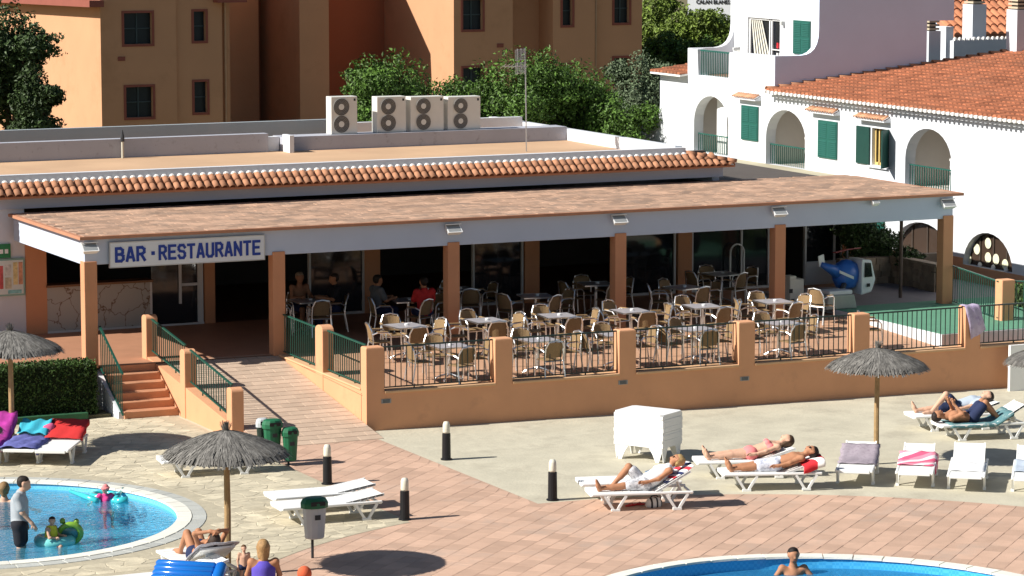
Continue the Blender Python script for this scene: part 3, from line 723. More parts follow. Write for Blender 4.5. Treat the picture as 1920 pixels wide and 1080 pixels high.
# air conditioners
ACB = M('ac_casing', (.66, .65, .60), .5, .05, 3); ACG = M('ac_grille', (.10, .095, .085), .6, .1, 8)
acn = ['left, set apart from the other three', 'second, just right of the gap', 'third, in the middle of the joined three', 'rightmost of the row']
for k, (pa, pb) in enumerate(((617, 670), (703, 761), (766, 832), (836, 901))):
    Yk = 17.0; xa, xb = PY(pa + 4, 215, Yk).x, PY(pb, 215, Yk).x; zb_, zt_ = 4.722, PY(pa, 182, Yk).z
    if k == 0: zb_ = 4.722
    t = thing('air_conditioner', 'beige twin-fan air conditioner on the restaurant roof, ' + acn[k], 'air conditioner', ((xa + xb) / 2, Yk + .2, zb_), 0, 'air conditioners on the roof')
    MB().box(xa, xb, Yk, Yk + .36, zb_, zt_).build('casing', ACB, t, bevel=.012)
    w_ = xb - xa; cx = xa + w_ * .38; rr = (zt_ - zb_) * .225
    for zc in (zb_ + (zt_ - zb_) * .27, zb_ + (zt_ - zb_) * .73):
        mb = MB()
        for q in range(5):
            r_ = rr * (1 - q * .16); mb.tube([(cx + r_ * math.cos(t_), Yk - .02, zc + r_ * math.sin(t_)) for t_ in np.linspace(0, 2 * math.pi, 21)], .007, 4, False)
        f = MB().prism([(cx + rr * math.cos(t_), Yk - .012, zc + rr * math.sin(t_)) for t_ in np.linspace(0, 2 * math.pi, 25)[:-1]], (0, .01, 0)).build('fan_opening', ACG, t)
        mb.build('grille', M('ac_wire', (.3, .29, .27), .5, .05, 5), f)
        MB().prism([(cx + rr * .36 * math.cos(t_), Yk - .03, zc + rr * .36 * math.sin(t_)) for t_ in np.linspace(0, 2 * math.pi, 17)[:-1]], (0, .015, 0)).build('hub', ACB, f)
    MB().box(xb - .10, xb - .05, Yk - .006, Yk, zt_ - .12, zt_ - .06).build('badge', BLACK, t)
    MB().box(xa + .03, xa + .09, Yk - .02, Yk + .3, zb_ - .0, zb_ + .02).build('foot', GALV, t)
# antenna
ap = P(987, 284, 4.35); at = PY(985, 150, ap.y)
an = thing('tv_antenna', 'grey television antenna on a thin mast on the roof', 'antenna', ap)
MB().tube([ap, at + Vector((0, 0, .55))], .016, 6).build('mast', GALV, an)
c = at + Vector((0, 0, .12))
for dz in (.05, .40):
    mb = MB(); tz = Vector((-.28, .12, .0))
    for q in range(9): zz = c.z + dz + q * .033; mb.tube([(c.x - .34, c.y - .1, zz), (c.x + .06, c.y + .1, zz + .02)], .009, 4)
    for xx in (-.28, -.13, .02): mb.tube([(c.x + xx, c.y - .1 + (xx + .28) * .6, c.z + dz - .02), (c.x + xx, c.y - .1 + (xx + .28) * .6, c.z + dz + .3)], .008, 4)
    mb.build('reflector', GALV, an)
mb = MB().tube([(c.x + .05, c.y, c.z + .22), (c.x - .75, c.y - .25, c.z + .27)], .012, 5)
mb.build('boom', GALV, an)
for q in range(7):
    p = Vector((c.x + .02, c.y, c.z + .22)).lerp(Vector((c.x - .75, c.y - .25, c.z + .27)), q / 6)
    MB().tube([p + Vector((-.04, .1, -.06)), p + Vector((.04, -.1, .06))], .006, 4).build('rod', GALV, an)
# small dead stem / vent on the low parapet
q = Vector((PY(230, 290, 16.66).x, 16.66, 4.352))
vp = thing('roof_vent_pipe', 'thin pale vent pipe with a dark cap on the low roof parapet', 'vent pipe', q)
zt_ = PY(230, 264, q.y).z
MB().tube([q, (q.x, q.y, zt_)], .035, 7).build('pipe', M('pipe_pale', (.55, .52, .42), .7, .1, 5), vp)
MB().lathe([(.05, 0), (.055, .1), (.03, .22), (.01, .3)], 8, (q.x, q.y, zt_ - .02)).build('cap', DARKM, vp)
# ------------------------------------------------------------------ white house on the right
HX = 20.6
wh = thing('white_house', 'white two-storey house with arched balconies, green shutters and terracotta roof', 'house', (24, 14, 0))
def hp(px, py): q = PX(px, py, HX); return (q.y, q.z)
def curve(p0, p1, p2, n=6):
    return [tuple(Vector(p0) * (1 - t) ** 2 + Vector(p1) * 2 * t * (1 - t) + Vector(p2) * t * t) for t in [i / n for i in range(n + 1)]]
out = [(-4, -.2), (27.15, -.2), (27.15, 4.07), (26.0, 4.12)] + curve((26.0, 4.12), (25.66, 4.15), (25.66, 4.63)) + [(25.67, 5.5), (23.92, 5.5), (23.92, 6.33), (23.32, 6.33), (23.25, 5.56), (21.42, 5.56), (21.38, 6.33), (18.75, 6.35), (18.75, 5.30), (-4, 5.30)]
holes = [arch(21.4, 23.5, 3.26, 4.98, rise=.80), arch(16.99, 19.2, 3.22, 4.85, rise=.82), arch(9.58, 11.8, 3.22, 4.84, rise=.85), rect(12.72, 13.48, 3.66, 4.67), arch(9.55, 12.3, 1.44, 2.33, rise=.86), arch(6.72, 8.95, 1.43, 2.36, rise=.9)]
wall_with_holes(out, holes, lambda u, v, d: (HX + d, u, v), .32).build('wall', WHITE, wh)
for (y0, y1) in ((21.0, 23.7), (16.9, 19.4), (9.4, 12.0)):          # loggia rooms behind the arches
    mb = MB(); X0, X1, z0, z1 = HX + .322, HX + 2.0, 3.2, 5.25
    mb.add([(X0, y0, z0), (X1, y0, z0), (X1, y1, z0), (X0, y1, z0), (X0, y0, z1), (X1, y0, z1), (X1, y1, z1), (X0, y1, z1)], [(0, 1, 2, 3), (7, 6, 5, 4), (1, 5, 6, 2), (0, 4, 5, 1), (3, 2, 6, 7)])
    mb.build('loggia', M('loggia_render', (.62, .58, .53), .9, .05, 2), wh)
    rl = MB().beam((HX + .16, y0 + .15, 3.80), (HX + .16, y1 - .15, 3.80), .04, .03).build('balcony_rail', SHUT, wh)
    bar = meshof(MB().box(-.01, .01, -.01, .01, -.55, 0), 'baluster', SHUT)
    n = int((y1 - y0 - .3) / .11)
    for i in range(n): piece('baluster', bar, rl, (HX + .16, y0 + .15 + (i + .5) * (y1 - y0 - .3) / n, 3.79))
MB().box(HX + .45, HX + .5, 22.3, 22.9, 3.25, 4.9).build('door_or_sunlit_panel', M('sunlit_white', (.8, .8, .78), .8, .03, 1), wh)  # bright panel stands in for a sunlit wall seen through the arch
MB().box(HX + 1.85, HX + 1.98, 9.75, 10.15, 3.22, 5.0).build('door_or_sunlit_panel', SHUTD, wh)
def shutter(parent, yc, w_, z0, z1, X, mat=SHUT, leaves=2):
    sh = MB().box(X - .045, X - .004, yc - w_ / 2, yc + w_ / 2, z0, z1).build('shutter', mat, parent)
    mb = MB(); lw_ = w_ / leaves
    for k in range(leaves):
        y0 = yc - w_ / 2 + k * lw_
        for (a, b) in ((z0 + .05, (z0 + z1) / 2 - .03), ((z0 + z1) / 2 + .03, z1 - .05)):
            n = int((b - a) / .05)
            for i in range(n):
                z = a + (i + .5) * (b - a) / n
                mb.add([(X - .047, y0 + .04, z + .018), (X - .047, y0 + lw_ - .04, z + .018), (X - .062, y0 + lw_ - .04, z - .018), (X - .062, y0 + .04, z - .018)], [(0, 1, 2, 3)])
    mb.build('slats', mat, sh)
    return sh
shutter(wh, 20.1, .96, 3.84, 4.84, HX); shutter(wh, 15.75, 1.0, 3.66, 4.70, HX)
# open window: folded shutters on both sides, yellow frame
MB().box(HX - .05, HX - .006, 13.55, 14.22, 3.66, 4.68).build('shutter', SHUTD, wh)
MB().prism([(HX - .01, 12.66, 3.66), (HX - .42, 12.35, 3.66), (HX - .40, 12.31, 3.66), (HX + .01, 12.62, 3.66)], (0, 0, 1.02)).build('shutter', SHUTD, wh)
WF = M('window_wood', (.62, .44, .16), .5, .1, 5)
wf = MB()
for y in (12.73, 12.95, 13.24, 13.42): wf.box(HX + .10, HX + .15, y, y + .05, 3.662, 4.668)
wf.box(HX + .10, HX + .15, 12.78, 13.42, 3.662, 3.74).build('window_frame', WF, wh)
MB().box(HX + .2, HX + .22, 12.6, 13.6, 3.6, 4.75).build('pane', DGLASS, wh)
MB().box(HX - .08, HX - .004, 12.6, 13.6, 3.60, 3.645).build('sill', WHITE, wh)
tme2 = meshof(barrel(.24, .06, .05, 5), 'tile', M('lintel_tile', (.52, .27, .16), .8, .15, 3, rand=.2), True)
for (ya, yb, z) in ((19.5, 20.75, 5.08), (15.15, 16.6, 4.95), (12.55, 14.05, 4.93)):
    MB().prism([(HX - .2, ya, z - .03), (HX - .004, ya, z + .06), (HX - .004, ya, z - .06), (HX - .2, ya, z - .06)], (0, yb - ya, 0)).build('lintel_shelf', WHITE, wh)
    n = int((yb - ya) / .13)
    for i in range(n): piece('tile', tme2, wh, (HX - .26, ya + (i + .5) * (yb - ya) / n, z), eul=Euler((.42, 0, -math.pi / 2)))
# ground floor: dado, arched windows, discs
MB().box(HX - .025, HX - .003, 6.2, 16.5, .2, 1.435).build('dado', PEACH, wh)
MB().box(HX - .03, HX - .0035, 8.955, 9.545, 1.436, 1.6).build('dado', PEACH, wh)
MB().box(HX - .05, HX - .004, 12.75, 13.35, 1.0, 2.6).build('shutter', SHUT, wh)
BROWN = M('brown_glazing', (.055, .036, .026), .18, .1, 2, spec=.5)
for (y0, y1) in ((9.45, 12.4), (6.62, 9.05)):
    pn = MB().box(HX + .2, HX + .22, y0, y1, 1.3, 2.5).build('pane', BROWN, wh)
    for k in range(1, 4): yy = y0 + (y1 - y0) * k / 4; MB().box(HX + .17, HX + .199, yy - .03, yy + .03, 1.42, 2.4).build('mullion', M('brown_frame', (.06, .045, .035), .5, .1, 4), pn)
DISC = M('disc_cream', (.72, .70, .50), .6, .1, 6)
for (px, py) in ((1817, 486), (1833, 467), (1854, 456), (1854, 483), (1869, 486), (1886, 496)):
    q = PX(px, py, HX + .19); r_ = .14
    MB().prism([(HX + .165, q.y + r_ * math.cos(t_), q.z + r_ * math.sin(t_)) for t_ in np.linspace(0, 2 * math.pi, 17)[:-1]], (.004, 0, 0)).build('disc', DISC, wh)
for (px, py) in ((1841, 497), (1866, 500), (1890, 508)):
    q = PX(px, py, HX + .16); MB().lathe([(.05, 0), (.06, .05), (.04, .1), (.01, .12)], 8, (HX + .1, q.y, 1.432)).build('pot', WHITEP, wh)
# low-pitch tiled roof, eave along Y, rising towards +X
PT = .109; E0 = HX - .28
def roof_z(x): return 5.36 + (x - E0) * PT
def tile_roof(name, parent, ya, yb, xa, xb, zf, mat, pitch=.215, seg=.40, clip=None):
    mb = MB(); n = 5; y = ya
    while y < yb - .01:
        x = xa
        while x < xb:
            if clip and not clip(x, y): x += seg; continue
            vs = []
            for xx, rr, dz in ((x, .098, .022), (min(x + seg + .03, xb + .05), .085, .0)):
                for i in range(n + 1):
                    t_ = math.pi * i / n; vs.append((xx, y + rr * math.cos(t_), zf(xx) + dz + rr * .75 * math.sin(t_)))
            k = n + 1; mb.add(vs, [(i, i + 1, k + i + 1, k + i) for i in range(n)] + [tuple(range(k))])
            x += seg
        y += pitch
    o = mb.build(name, mat, parent); struct(o, 'stuff')
    b = MB(); b.prism([(xa, ya - .1, zf(xa) + .003), (xb, ya - .1, zf(xb) + .003), (xb, ya - .1, zf(xb) - .05), (xa, ya - .1, zf(xa) - .05)], (0, yb - ya + .1, 0)).build('roof_deck', MORTW, parent)
tile_roof('roof_tiles', wh, -2, 18.70, E0, 30, roof_z, ROOFT)
sc_ = MB(); y = -2
while y < 18.7: sc_.lathe([(.06, 0), (.062, .03), (.05, .075), (.01, .09)], 6, (E0 - .03, y + .107, 5.30)); y += .215
struct(sc_.build('eave_mortar', MORTW, wh), 'stuff')
MB().box(HX - .12, HX - .004, -4, 18.7, 5.18, 5.25).build('cornice', WHITE, wh)
# ridge line of tiles against the gable wall
for k in range(22):
    x = E0 + k * .40; piece('tile', tme, wh, (x, 18.72, roof_z(x) + .04), eul=Euler((0, -0, -math.pi / 2)), scale=(1.2, 1.6, 1.2))
# upper block with balcony
YS, YL, XU = 18.75, 23.9, 22.05
GW = M('white_render_shade', (.66, .76, .90), .85, .04, .8, .2, 60)  # white wall with the gable's blue shade put into the colour
prof = [(HX + .002, 5.0), (HX + .002, 6.345)] + [(21.45, 6.345)] + curve((21.45, 6.345), (22.05, 6.36), (22.05, 7.05))[1:] + [(22.05, 8.3), (26.65, 8.3), (26.65, 7.26), (25.72, 7.26), (25.72, 5.0)]
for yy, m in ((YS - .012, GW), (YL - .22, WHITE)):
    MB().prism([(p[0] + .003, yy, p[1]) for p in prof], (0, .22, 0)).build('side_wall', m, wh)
q = lambda px, py: PX(px, py, XU)
d0, d1 = q(1465, 36), q(1402, 100)
holes = [rect(20.95, 22.85, 6.0, 7.28)]
wall_with_holes(rect(YS + .21, YL - .222, 5.5, 8.3), holes, lambda u, v, d: (XU + d, u, v), .25).build('upper_wall', WHITE, wh)
MB().box(XU + .12, XU + .14, 20.9, 22.9, 5.9, 7.3).build('pane', DGLASS, wh)
f = MB()
for y in (20.95, 21.5, 21.62, 22.79): f.box(XU + .06, XU + .11, y, y + .055, 6.0, 7.28)
f.box(XU + .06, XU + .11, 21.006, 22.788, 7.22, 7.279); f.build('door_frame', WHITEP, wh)
cu = MB()
for k in range(6): cu.prism([(XU + .08, 22.76 - k * .11, 7.2), (XU + .08, 22.70 - k * .11, 7.2), (XU + .08, 22.45 - k * .17, 6.0), (XU + .08, 22.55 - k * .17, 6.0)], (.01, 0, 0))
cu.build('curtain', M('curtain_cream', (.62, .60, .52), .9, .1, 6), wh)
RED = M('red_print', (.55, .02, .03), .5, .1, 4)
for k, y in enumerate((21.12, 21.28)):
    MB().box(XU + .115, XU + .118, y - .05, y + .05, 6.42, 6.58).build('window_sticker', RED, wh); MB().box(XU + .115, XU + .118, y - .05, y + .05, 6.16, 6.28).build('window_sticker', WHITEP, wh)
MB().box(XU + .055, XU + .112, 21.0, 21.5, 6.36, 6.385).build('door_rail', WHITEP, wh)
shutter(wh, 19.65, .94, 6.33, 7.30, XU)
MB().box(XU - .12, XU - .004, 20.66, 20.76, 7.12, 7.24).build('wall_lamp', M('lamp_grey', (.5, .5, .48), .5, .05, 4), wh)
# upper balcony railing
rl = MB().beam((HX + .1, 21.42, 6.30), (HX + .1, 23.28, 6.30), .05, .04).build('balcony_rail', SHUT, wh)
bar = meshof(MB().box(-.011, .011, -.011, .011, -.72, 0), 'baluster', SHUT)
for i in range(18): piece('baluster', bar, rl, (HX + .1, 21.45 + i * .105, 6.29))
MB().box(HX + .30, XU, YS + .21, YL - .23, 5.50, 5.56).build('balcony_floor', M('balcony_tile', (.40, .20, .13), .8, .1, 3), wh)
# little left roof
tile_roof('roof_tiles', wh, 24.0, 25.8, E0 + .0, HX + 2.0, lambda x: 5.53 + (x - E0) * .12, ROOFT)
MB().box(HX + .33, HX + 2.5, 23.93, 24.15, 3.0, 5.5).build('side_wall', WHITE, wh)
# plastic chairs on the balconies
def plastic_chair(label, loc, rz):
    t = thing('balcony_chair', label, 'chair', loc, rz)
    MB().box(-.22, .22, -.22, .22, .40, .43).build('seat', WHITEP, t, local=True)
    mb = MB()
    for i in range(5): mb.box(-.2 + i * .09, -.16 + i * .09, .2, .235, .44, .86)
    mb.box(-.22, .22, .2, .24, .82, .88).build('backrest', WHITEP, t, local=True)
    for sx in (-1, 1):
        MB().tube([(sx * .2, -.2, 0), (sx * .22, -.2, .64), (sx * .22, .2, .66)], .02, 5).build('armrest', WHITEP, t, local=True)
        MB().tube([(sx * .2, .22, 0), (sx * .2, .2, .42)], .02, 5).build('leg', WHITEP, t, local=True)
plastic_chair('white plastic chair on the balcony behind the leftmost arch', (HX + .75, 21.9, 3.2), 1.2)
plastic_chair('white plastic chair behind the railing of the middle arch', (HX + .7, 17.6, 3.2), 1.5)
plastic_chair('white plastic chair behind the railing of the rightmost arch', (HX + .6, 10.0, 3.2), 1.9)
plastic_chair('white plastic chair on the upper balcony of the white house', (HX + .7, 21.8, 5.56), .6)
# chimneys and roofs further up
def chimney(label, px0, px1, py0, py1, Y, cap=True):
    a, b = PY(px0, py1, Y), PY(px1, py0, Y); t = thing('chimney', label, 'chimney', ((a.x + b.x) / 2, Y + .25, a.z - 1))
    MB().box(a.x, b.x, Y, Y + .55, a.z - 1.2, b.z).build('shaft', WHITE, t)
    if cap:
        for k in range(3): MB().box(a.x + .03, b.x - .03, Y + .03, Y + .52, b.z + .03 + k * .11, b.z + .09 + k * .11).build('cap_ring', M('cap_tile', (.50, .42, .30), .8, .1, 4), t)
        MB().box(a.x + .10, b.x - .10, Y + .12, Y + .44, b.z, b.z + .30).build('cap_core', DARKM, t)
chimney('short white chimney with ringed cap at the left of the roof walls', 1741, 1764, 58, 108, 20)
chimney('plain white pier beside the short ringed chimney', 1773, 1788, 50, 105, 21, False)
chimney('tall white chimney rising in front of the far tiled roof', 1823, 1850, 8, 75, 21.5)
chimney('white chimney at the right picture edge above the roof', 1906, 1945, 18, 95, 18.2)
a, b = PY(1788, 100, 20.5), PY(1960, 72, 20.5)
fwl = thing('roof_wall', 'white wall with scalloped tile top above the red roof', 'wall', ((a.x + b.x) / 2, 20.6, a.z - .5))
MB().box(a.x, b.x, 20.5, 20.7, a.z - 1, b.z).build('wall_panel', WHITE, fwl)
mb = MB(); x = a.x + .08
while x < b.x: mb.lathe([(.07, 0), (.07, .03), (.05, .08), (.01, .1)], 6, (x, 20.56, b.z)); x += .17
struct(mb.build('scallops', MORTW, fwl), 'stuff')
fh = thing('far_house', 'house roof with orange barrel tiles behind the chimneys', 'house', (34, 27, 0))
a = PY(1795, 72, 26); b = PY(1990, 72, 26)
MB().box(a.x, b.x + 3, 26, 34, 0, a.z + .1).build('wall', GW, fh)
mb = MB(); xx = a.x - .2; zf = lambda y: a.z + .08 + (y - 25.7) * .55
while xx < b.x + 3:
    y = 25.7
    while y < 30:
        vs = []
        for yy, rr, dz in ((y, .13, .03), (y + .46, .11, 0)):
            for i in range(6):
                t_ = math.pi * i / 5; vs.append((xx + rr * math.cos(t_), yy, zf(yy) + dz + rr * .8 * math.sin(t_)))
        mb.add(vs, [(i, i + 1, 7 + i, 6 + i) for i in range(5)] + [(5, 4, 3, 2, 1, 0)]); y += .44
    xx += .28
struct(mb.build('roof_tiles', M('roof_terracotta_bright', (.52, .20, .10), .8, .2, 3, .3, 40, island=.3), fh), 'stuff')
MB().prism([(a.x - .3, 25.7, zf(25.7)), (a.x - .3, 30, zf(30)), (a.x - .3, 30, zf(30) - .2), (a.x - .3, 25.7, zf(25.7) - .2)], (b.x + 3.3 - a.x, 0, 0)).build('roof_deck', LIP, fh)
# far white building with lettering
a, b = PY(1289, 14, 110), PY(1400, -60, 110)
sb = thing('sign_building', 'far white building with CALAN BLANES lettering above the trees', 'building', ((a.x + b.x) / 2, 112, 0))
ed_ = Vector((math.cos(R(-35)), math.sin(R(-35)), 0)); nb = Vector((-ed_.y, ed_.x, 0)); A0 = Vector((a.x, 110, -.1))
MB().prism([A0, A0 + ed_ * 5.2, A0 + ed_ * 5.2 + nb * 7, A0 + nb * 7], (0, 0, b.z + .1)).build('wall', WHITE, sb)
lt_ = letters('CALAN BLANES', .34, 0, 2.05, sb, 0, 0, BLACK, .008)
c_ = A0 + ed_ * 1.56 - nb * .03; c_.z = PY(1343, 4, 109).z
lt_.matrix_local = wmat(sb).inverted() @ Matrix.Translation(c_) @ Matrix.Rotation(R(-35), 4, 'Z') @ Matrix.Rotation(math.pi / 2, 4, 'X')
# ------------------------------------------------------------------ orange apartment building
OB = M('orange_render', (.56, .30, .165), .9, .06, .5, .15, 40, dirt=(.42, .22, .11), dscale=.35, dth=.56)
OBR = M('red_trim', (.27, .085, .06), .85, .08, 2)
ob = thing('apartment_building', 'large orange apartment building with red-framed dark windows behind the restaurant', 'building', (22, 62, 0))
def block(name, x0, x1, y0, y1, z1, wins=()):
    """windows cut in the -Y face"""
    holes = [rect(*w_) for w_ in wins]
    if holes:
        wall_with_holes(rect(x0, x1, -.5, z1), holes, lambda u, v, d: (u, y0 + d, v), .25).build(name, OB, ob)
        MB().box(x0, x1, y0 + .251, y1, -.5, z1).build(name, OB, ob)
    else: MB().box(x0, x1, y0, y1, -.5, z1).build(name, OB, ob)
    for (a, b, c, d) in wins:
        t = .09; f = MB()
        f.box(a - t, b + t, y0 - .03, y0 - .003, d, d + t).box(a - t, b + t, y0 - .03, y0 - .003, c - t, c).box(a - t, a, y0 - .03, y0 - .003, c, d).box(b, b + t, y0 - .03, y0 - .003, c, d)
        wn_ = f.build('window', OBR, ob)
        MB().box(a + .001, b - .001, y0 + .2, y0 + .22, c + .001, d - .001).build('pane', M('shutter_night', (.012, .02, .024), .35, .1, 3), wn_)
        m_ = MB()
        if b - a > .6: m_.box((a + b) / 2 - .025, (a + b) / 2 + .025, y0 + .16, y0 + .199, c, d)
        m_.box(a, b, y0 + .15, y0 + .19, (c + d) / 2 - .02, (c + d) / 2 + .02).build('glazing_bar', M('bar_dark', (.05, .075, .08), .5, .1, 3), wn_)
block('wall', 12.33, 15.35, 55.0, 70, 8.4, [(13.26, 14.37, 5.17, 6.35), (13.3, 14.37, 2.38, 3.54)])
block('wall', 15.352, 17.25, 55.12, 70, 8.4, [(16.1, 16.58, 5.23, 6.36), (16.09, 16.61, 2.48, 3.66)])
MB().box(17.252, 17.7, 55.5, 70, -.5, 8.4).build('wall', OB, ob)
# eave of the left block
ev = MB().prism([(11.75, 54.5, 6.62), (11.75, 71, 6.30), (11.75, 71, 6.55), (11.75, 54.5, 6.87)], (.57, 0, 0)).build('eave', OBR, ob)
MB().box(16.9, 18.1, 54.6, 55.115, 6.70, 6.95).build('eave', OBR, ob)
MB().prism([(11.7, 54.4, 8.4), (11.7, 62, 10.4), (11.7, 70, 8.4)], (6.3, 0, 0)).build('roof', ROOFT, ob)
MB().box(17.702, 21.0, 61, 70, -.5, 9.5).build('wall', OB, ob)
for (x_, y_) in ((17.48, 55.42), (29.75, 56.2), (33.42, 55.17)): MB().tube([(x_, y_, 0), (x_, y_, 8.2)], .05, 8).build('drain_pipe', M('drain_pipe', (.50, .33, .2), .6, .1, 4), ob)
for (x_, y_, z_) in ((13.0, 55.0, 4.55), (28.9, 55.0, 4.7)): MB().box(x_, x_ + .28, y_ - .03, y_ - .002, z_, z_ + .16).build('vent_grille', OBR, ob)
# middle block with an unseen steep top shaped to shade the next wall
xm0, xr = PY(562, 100, 57.6).x, 22.7
dz = (27 - xr) * math.tan(SUN_EL)
g = lambda y: 3.37 + (y - 56.36 - .3) * 1.075 + dz + (.06 / math.cos(SUN_EL)) * 0
MB().prism([(xm0, 57.6, -.5), (xm0, 70, -.5), (xm0, 70, 14), (xm0, 65, 14), (xm0, 57.6, g(57.6))], (xr - xm0, 0, 0)).build('wall', OB, ob)
MB().box(21.0, 27.0, 62, 70, -.5, 9.5).build('wall', M('red_render', (.38, .13, .065), .9, .06, .5), ob)
block('wall', 27.0, 29.6, 55, 70, 8.2, [(27.4, 28.26, 5.44, 6.62), (27.4, 28.26, 2.7, 3.91)])
MB().box(29.602, 31.4, 56.3, 70, -.5, 8.2).build('wall', OB, ob)
block('wall', 31.402, 33.3, 55, 70, 8.2, [(31.83, 32.27, 5.53, 6.7), (31.83, 32.27, 2.9, 3.9)])
block('wall', 33.302, 35.6, 55.25, 70, 8.2, [(34.31, 35.0, 5.57, 6.75), (34.31, 35.0, 3.0, 4.13)])
MB().box(26.6, 36.0, 54.6, 70.4, 8.2, 8.5).build('eave', OBR, ob)

# ------------------------------------------------------------------ foliage
def leaf_cloud(blobs, n, size, seed, flat=.6):
    """leaf-sized faces spread through a set of uneven lobes (centre, radii), denser near the skin"""
    g_ = np.random.default_rng(seed); vol = np.array([b[1][0] * b[1][1] * b[1][2] for b in blobs]) ** .75; vol = vol / vol.sum()
    idx = g_.choice(len(blobs), n, p=vol); c = np.array([b[0] for b in blobs])[idx]; rr = np.array([b[1] for b in blobs])[idx]
    d = g_.normal(size=(n, 3)); d /= np.linalg.norm(d, axis=1)[:, None]; t = g_.random(n) ** .38
    lump = 1 + .22 * np.sin(d[:, 0] * 7 + idx) * np.sin(d[:, 1] * 6 + 2 * idx) + .16 * np.sin(d[:, 2] * 9 + idx * 3)
    p = c + d * rr * (t * lump)[:, None]
    nrm = d + g_.normal(size=(n, 3)) * .7; nrm /= np.linalg.norm(nrm, axis=1)[:, None]
    a = np.cross(nrm, g_.normal(size=(n, 3))); a /= np.linalg.norm(a, axis=1)[:, None]; b = np.cross(nrm, a)
    s = size * (.55 + .9 * g_.random(n))[:, None]
    v = np.stack([p - a * s, p - b * s * flat * .8 , p + a * s, p + b * s * flat * .8], 1).reshape(-1, 3)
    v[1::4] += nrm * s * .25; v[3::4] += nrm * s * .25
    f = np.arange(n * 4).reshape(n, 4)
    return v, f
def leaves(name, blobs, n, size, mat, parent, seed=1, flat=.6):
    v, f = leaf_cloud(blobs, n, size, seed, flat)
    inv = wmat(parent).inverted() if parent else Matrix.Identity(4); A = np.array(inv)
    v = v @ A[:3, :3].T + A[:3, 3]
    me = bpy.data.meshes.new(name); me.from_pydata(v.tolist(), [], f.tolist()); me.update()
    return link(name, me, mat, parent)
def tree(label, base, top, rad, mat, n, size, seed, lobes=9, name='tree', trunk_r=.18, low=.35, group=None):
    bx_, by_, bz_ = base; h = top - bz_; rr = random.Random(seed)
    t = thing(name, label, 'tree', base, 0, group)
    blobs = [((bx_, by_, bz_ + h * .68), (rad * .62, rad * .62, h * .28))]
    mb = MB(); trunk = [(bx_, by_, bz_ - .1), (bx_ + .1, by_, bz_ + h * .3), (bx_ - .05, by_ + .1, bz_ + h * .55), (bx_, by_, bz_ + h * .8)]
    mb.tube(trunk, [trunk_r, trunk_r * .8, trunk_r * .55, trunk_r * .2], 7)
    for k in range(lobes):
        a = 2 * math.pi * k / lobes + rr.uniform(-.3, .3); q = rr.uniform(.35, .8); zz = bz_ + h * rr.uniform(low, .9); s = rr.uniform(.28, .46)
        c = (bx_ + rad * q * math.cos(a), by_ + rad * q * math.sin(a), zz); blobs.append((c, (rad * s, rad * s, rad * s * rr.uniform(.6, .9))))
        mb.tube([(bx_, by_, bz_ + h * rr.uniform(.25, .5)), ((bx_ + c[0]) / 2, (by_ + c[1]) / 2, (bz_ + h * .4 + zz) / 2 + .1), c], [trunk_r * .45, trunk_r * .3, trunk_r * .1], 5)
    mb.build('trunk', BARK, t)
    zt = max(b[0][2] + b[1][2] for b in blobs)
    leaves('crown', blobs, n, size, mat, t, seed)
    return t
def tree_at(label, px, pt, pb, Y, prad, mat, n, size, seed, **k):
    """top pixel row pt, half width prad pixels, standing on the ground at depth Y"""
    a, b = PY(px, pt, Y), PY(px + prad, pt, Y); tree(label, (a.x, Y, 0), a.z, (b - a).length, mat, n, size, seed, **k)
tree_at('dark broad tree in front of the sunlit orange wall at the left edge', 12, 8, 240, 46, 102, LEAF2, 26000, .085, 3, low=.08, lobes=15)
tree_at('bright green tree behind the air conditioners', 742, 100, 260, 27, 112, LEAF1, 27000, 0.061, 4, low=.45, lobes=11)
tree_at('low bright green tree left of the leftmost air conditioner', 690, 152, 260, 26, 52, LEAF1, 9000, .06, 24, low=.4)
tree_at('low dark shrub tree at the foot of the sunlit orange wall', 58, 120, 240, 44, 56, LEAF2, 14000, .08, 25, low=.15, lobes=11)
tree_at('bright green tree right of the first, below the orange gable', 850, 150, 260, 28.5, 85, LEAF1, 19800, 0.061, 14, low=.45)
tree_at('large leafy green tree behind the tv antenna', 955, 98, 260, 27, 122, LEAF1, 30600, 0.061, 5, low=.4, lobes=12)
tree_at('green tree between the antenna tree and the olive shrub', 1085, 118, 260, 28, 112, LEAF1, 25200, 0.061, 6, low=.35, lobes=11)
tree_at('grey-green olive tree left of the white house', 1200, 100, 280, 33, 80, LEAF3, 27000, 0.054, 7, low=.25)
tree_at('small dark green tree low behind the right roof parapet', 1150, 185, 290, 26, 85, LEAF1, 23400, 0.058, 17, low=.3)
ft = ['far pine tree at the left end of the row behind the white house', 'far pine tree second from the left, below the lettered building', 'far pine tree third from the left, below the lettered building', 'far pine tree nearest the curved white balcony wall', 'low far pine tree in front of the row, left side', 'low far pine tree in front of the row, right side']
for k, (px, pt, Y, pr) in enumerate(((1228, -12, 72, 60), (1285, 14, 70, 58), (1345, 22, 72, 60), (1400, 30, 74, 55), (1250, 62, 62, 62), (1325, 70, 60, 62))):
    tree_at(ft[k], px, pt, 150, Y, pr, LEAF4 if k < 4 else LEAF1, 18000, .095, 30 + k, low=.2, lobes=10, group='far pine trees')

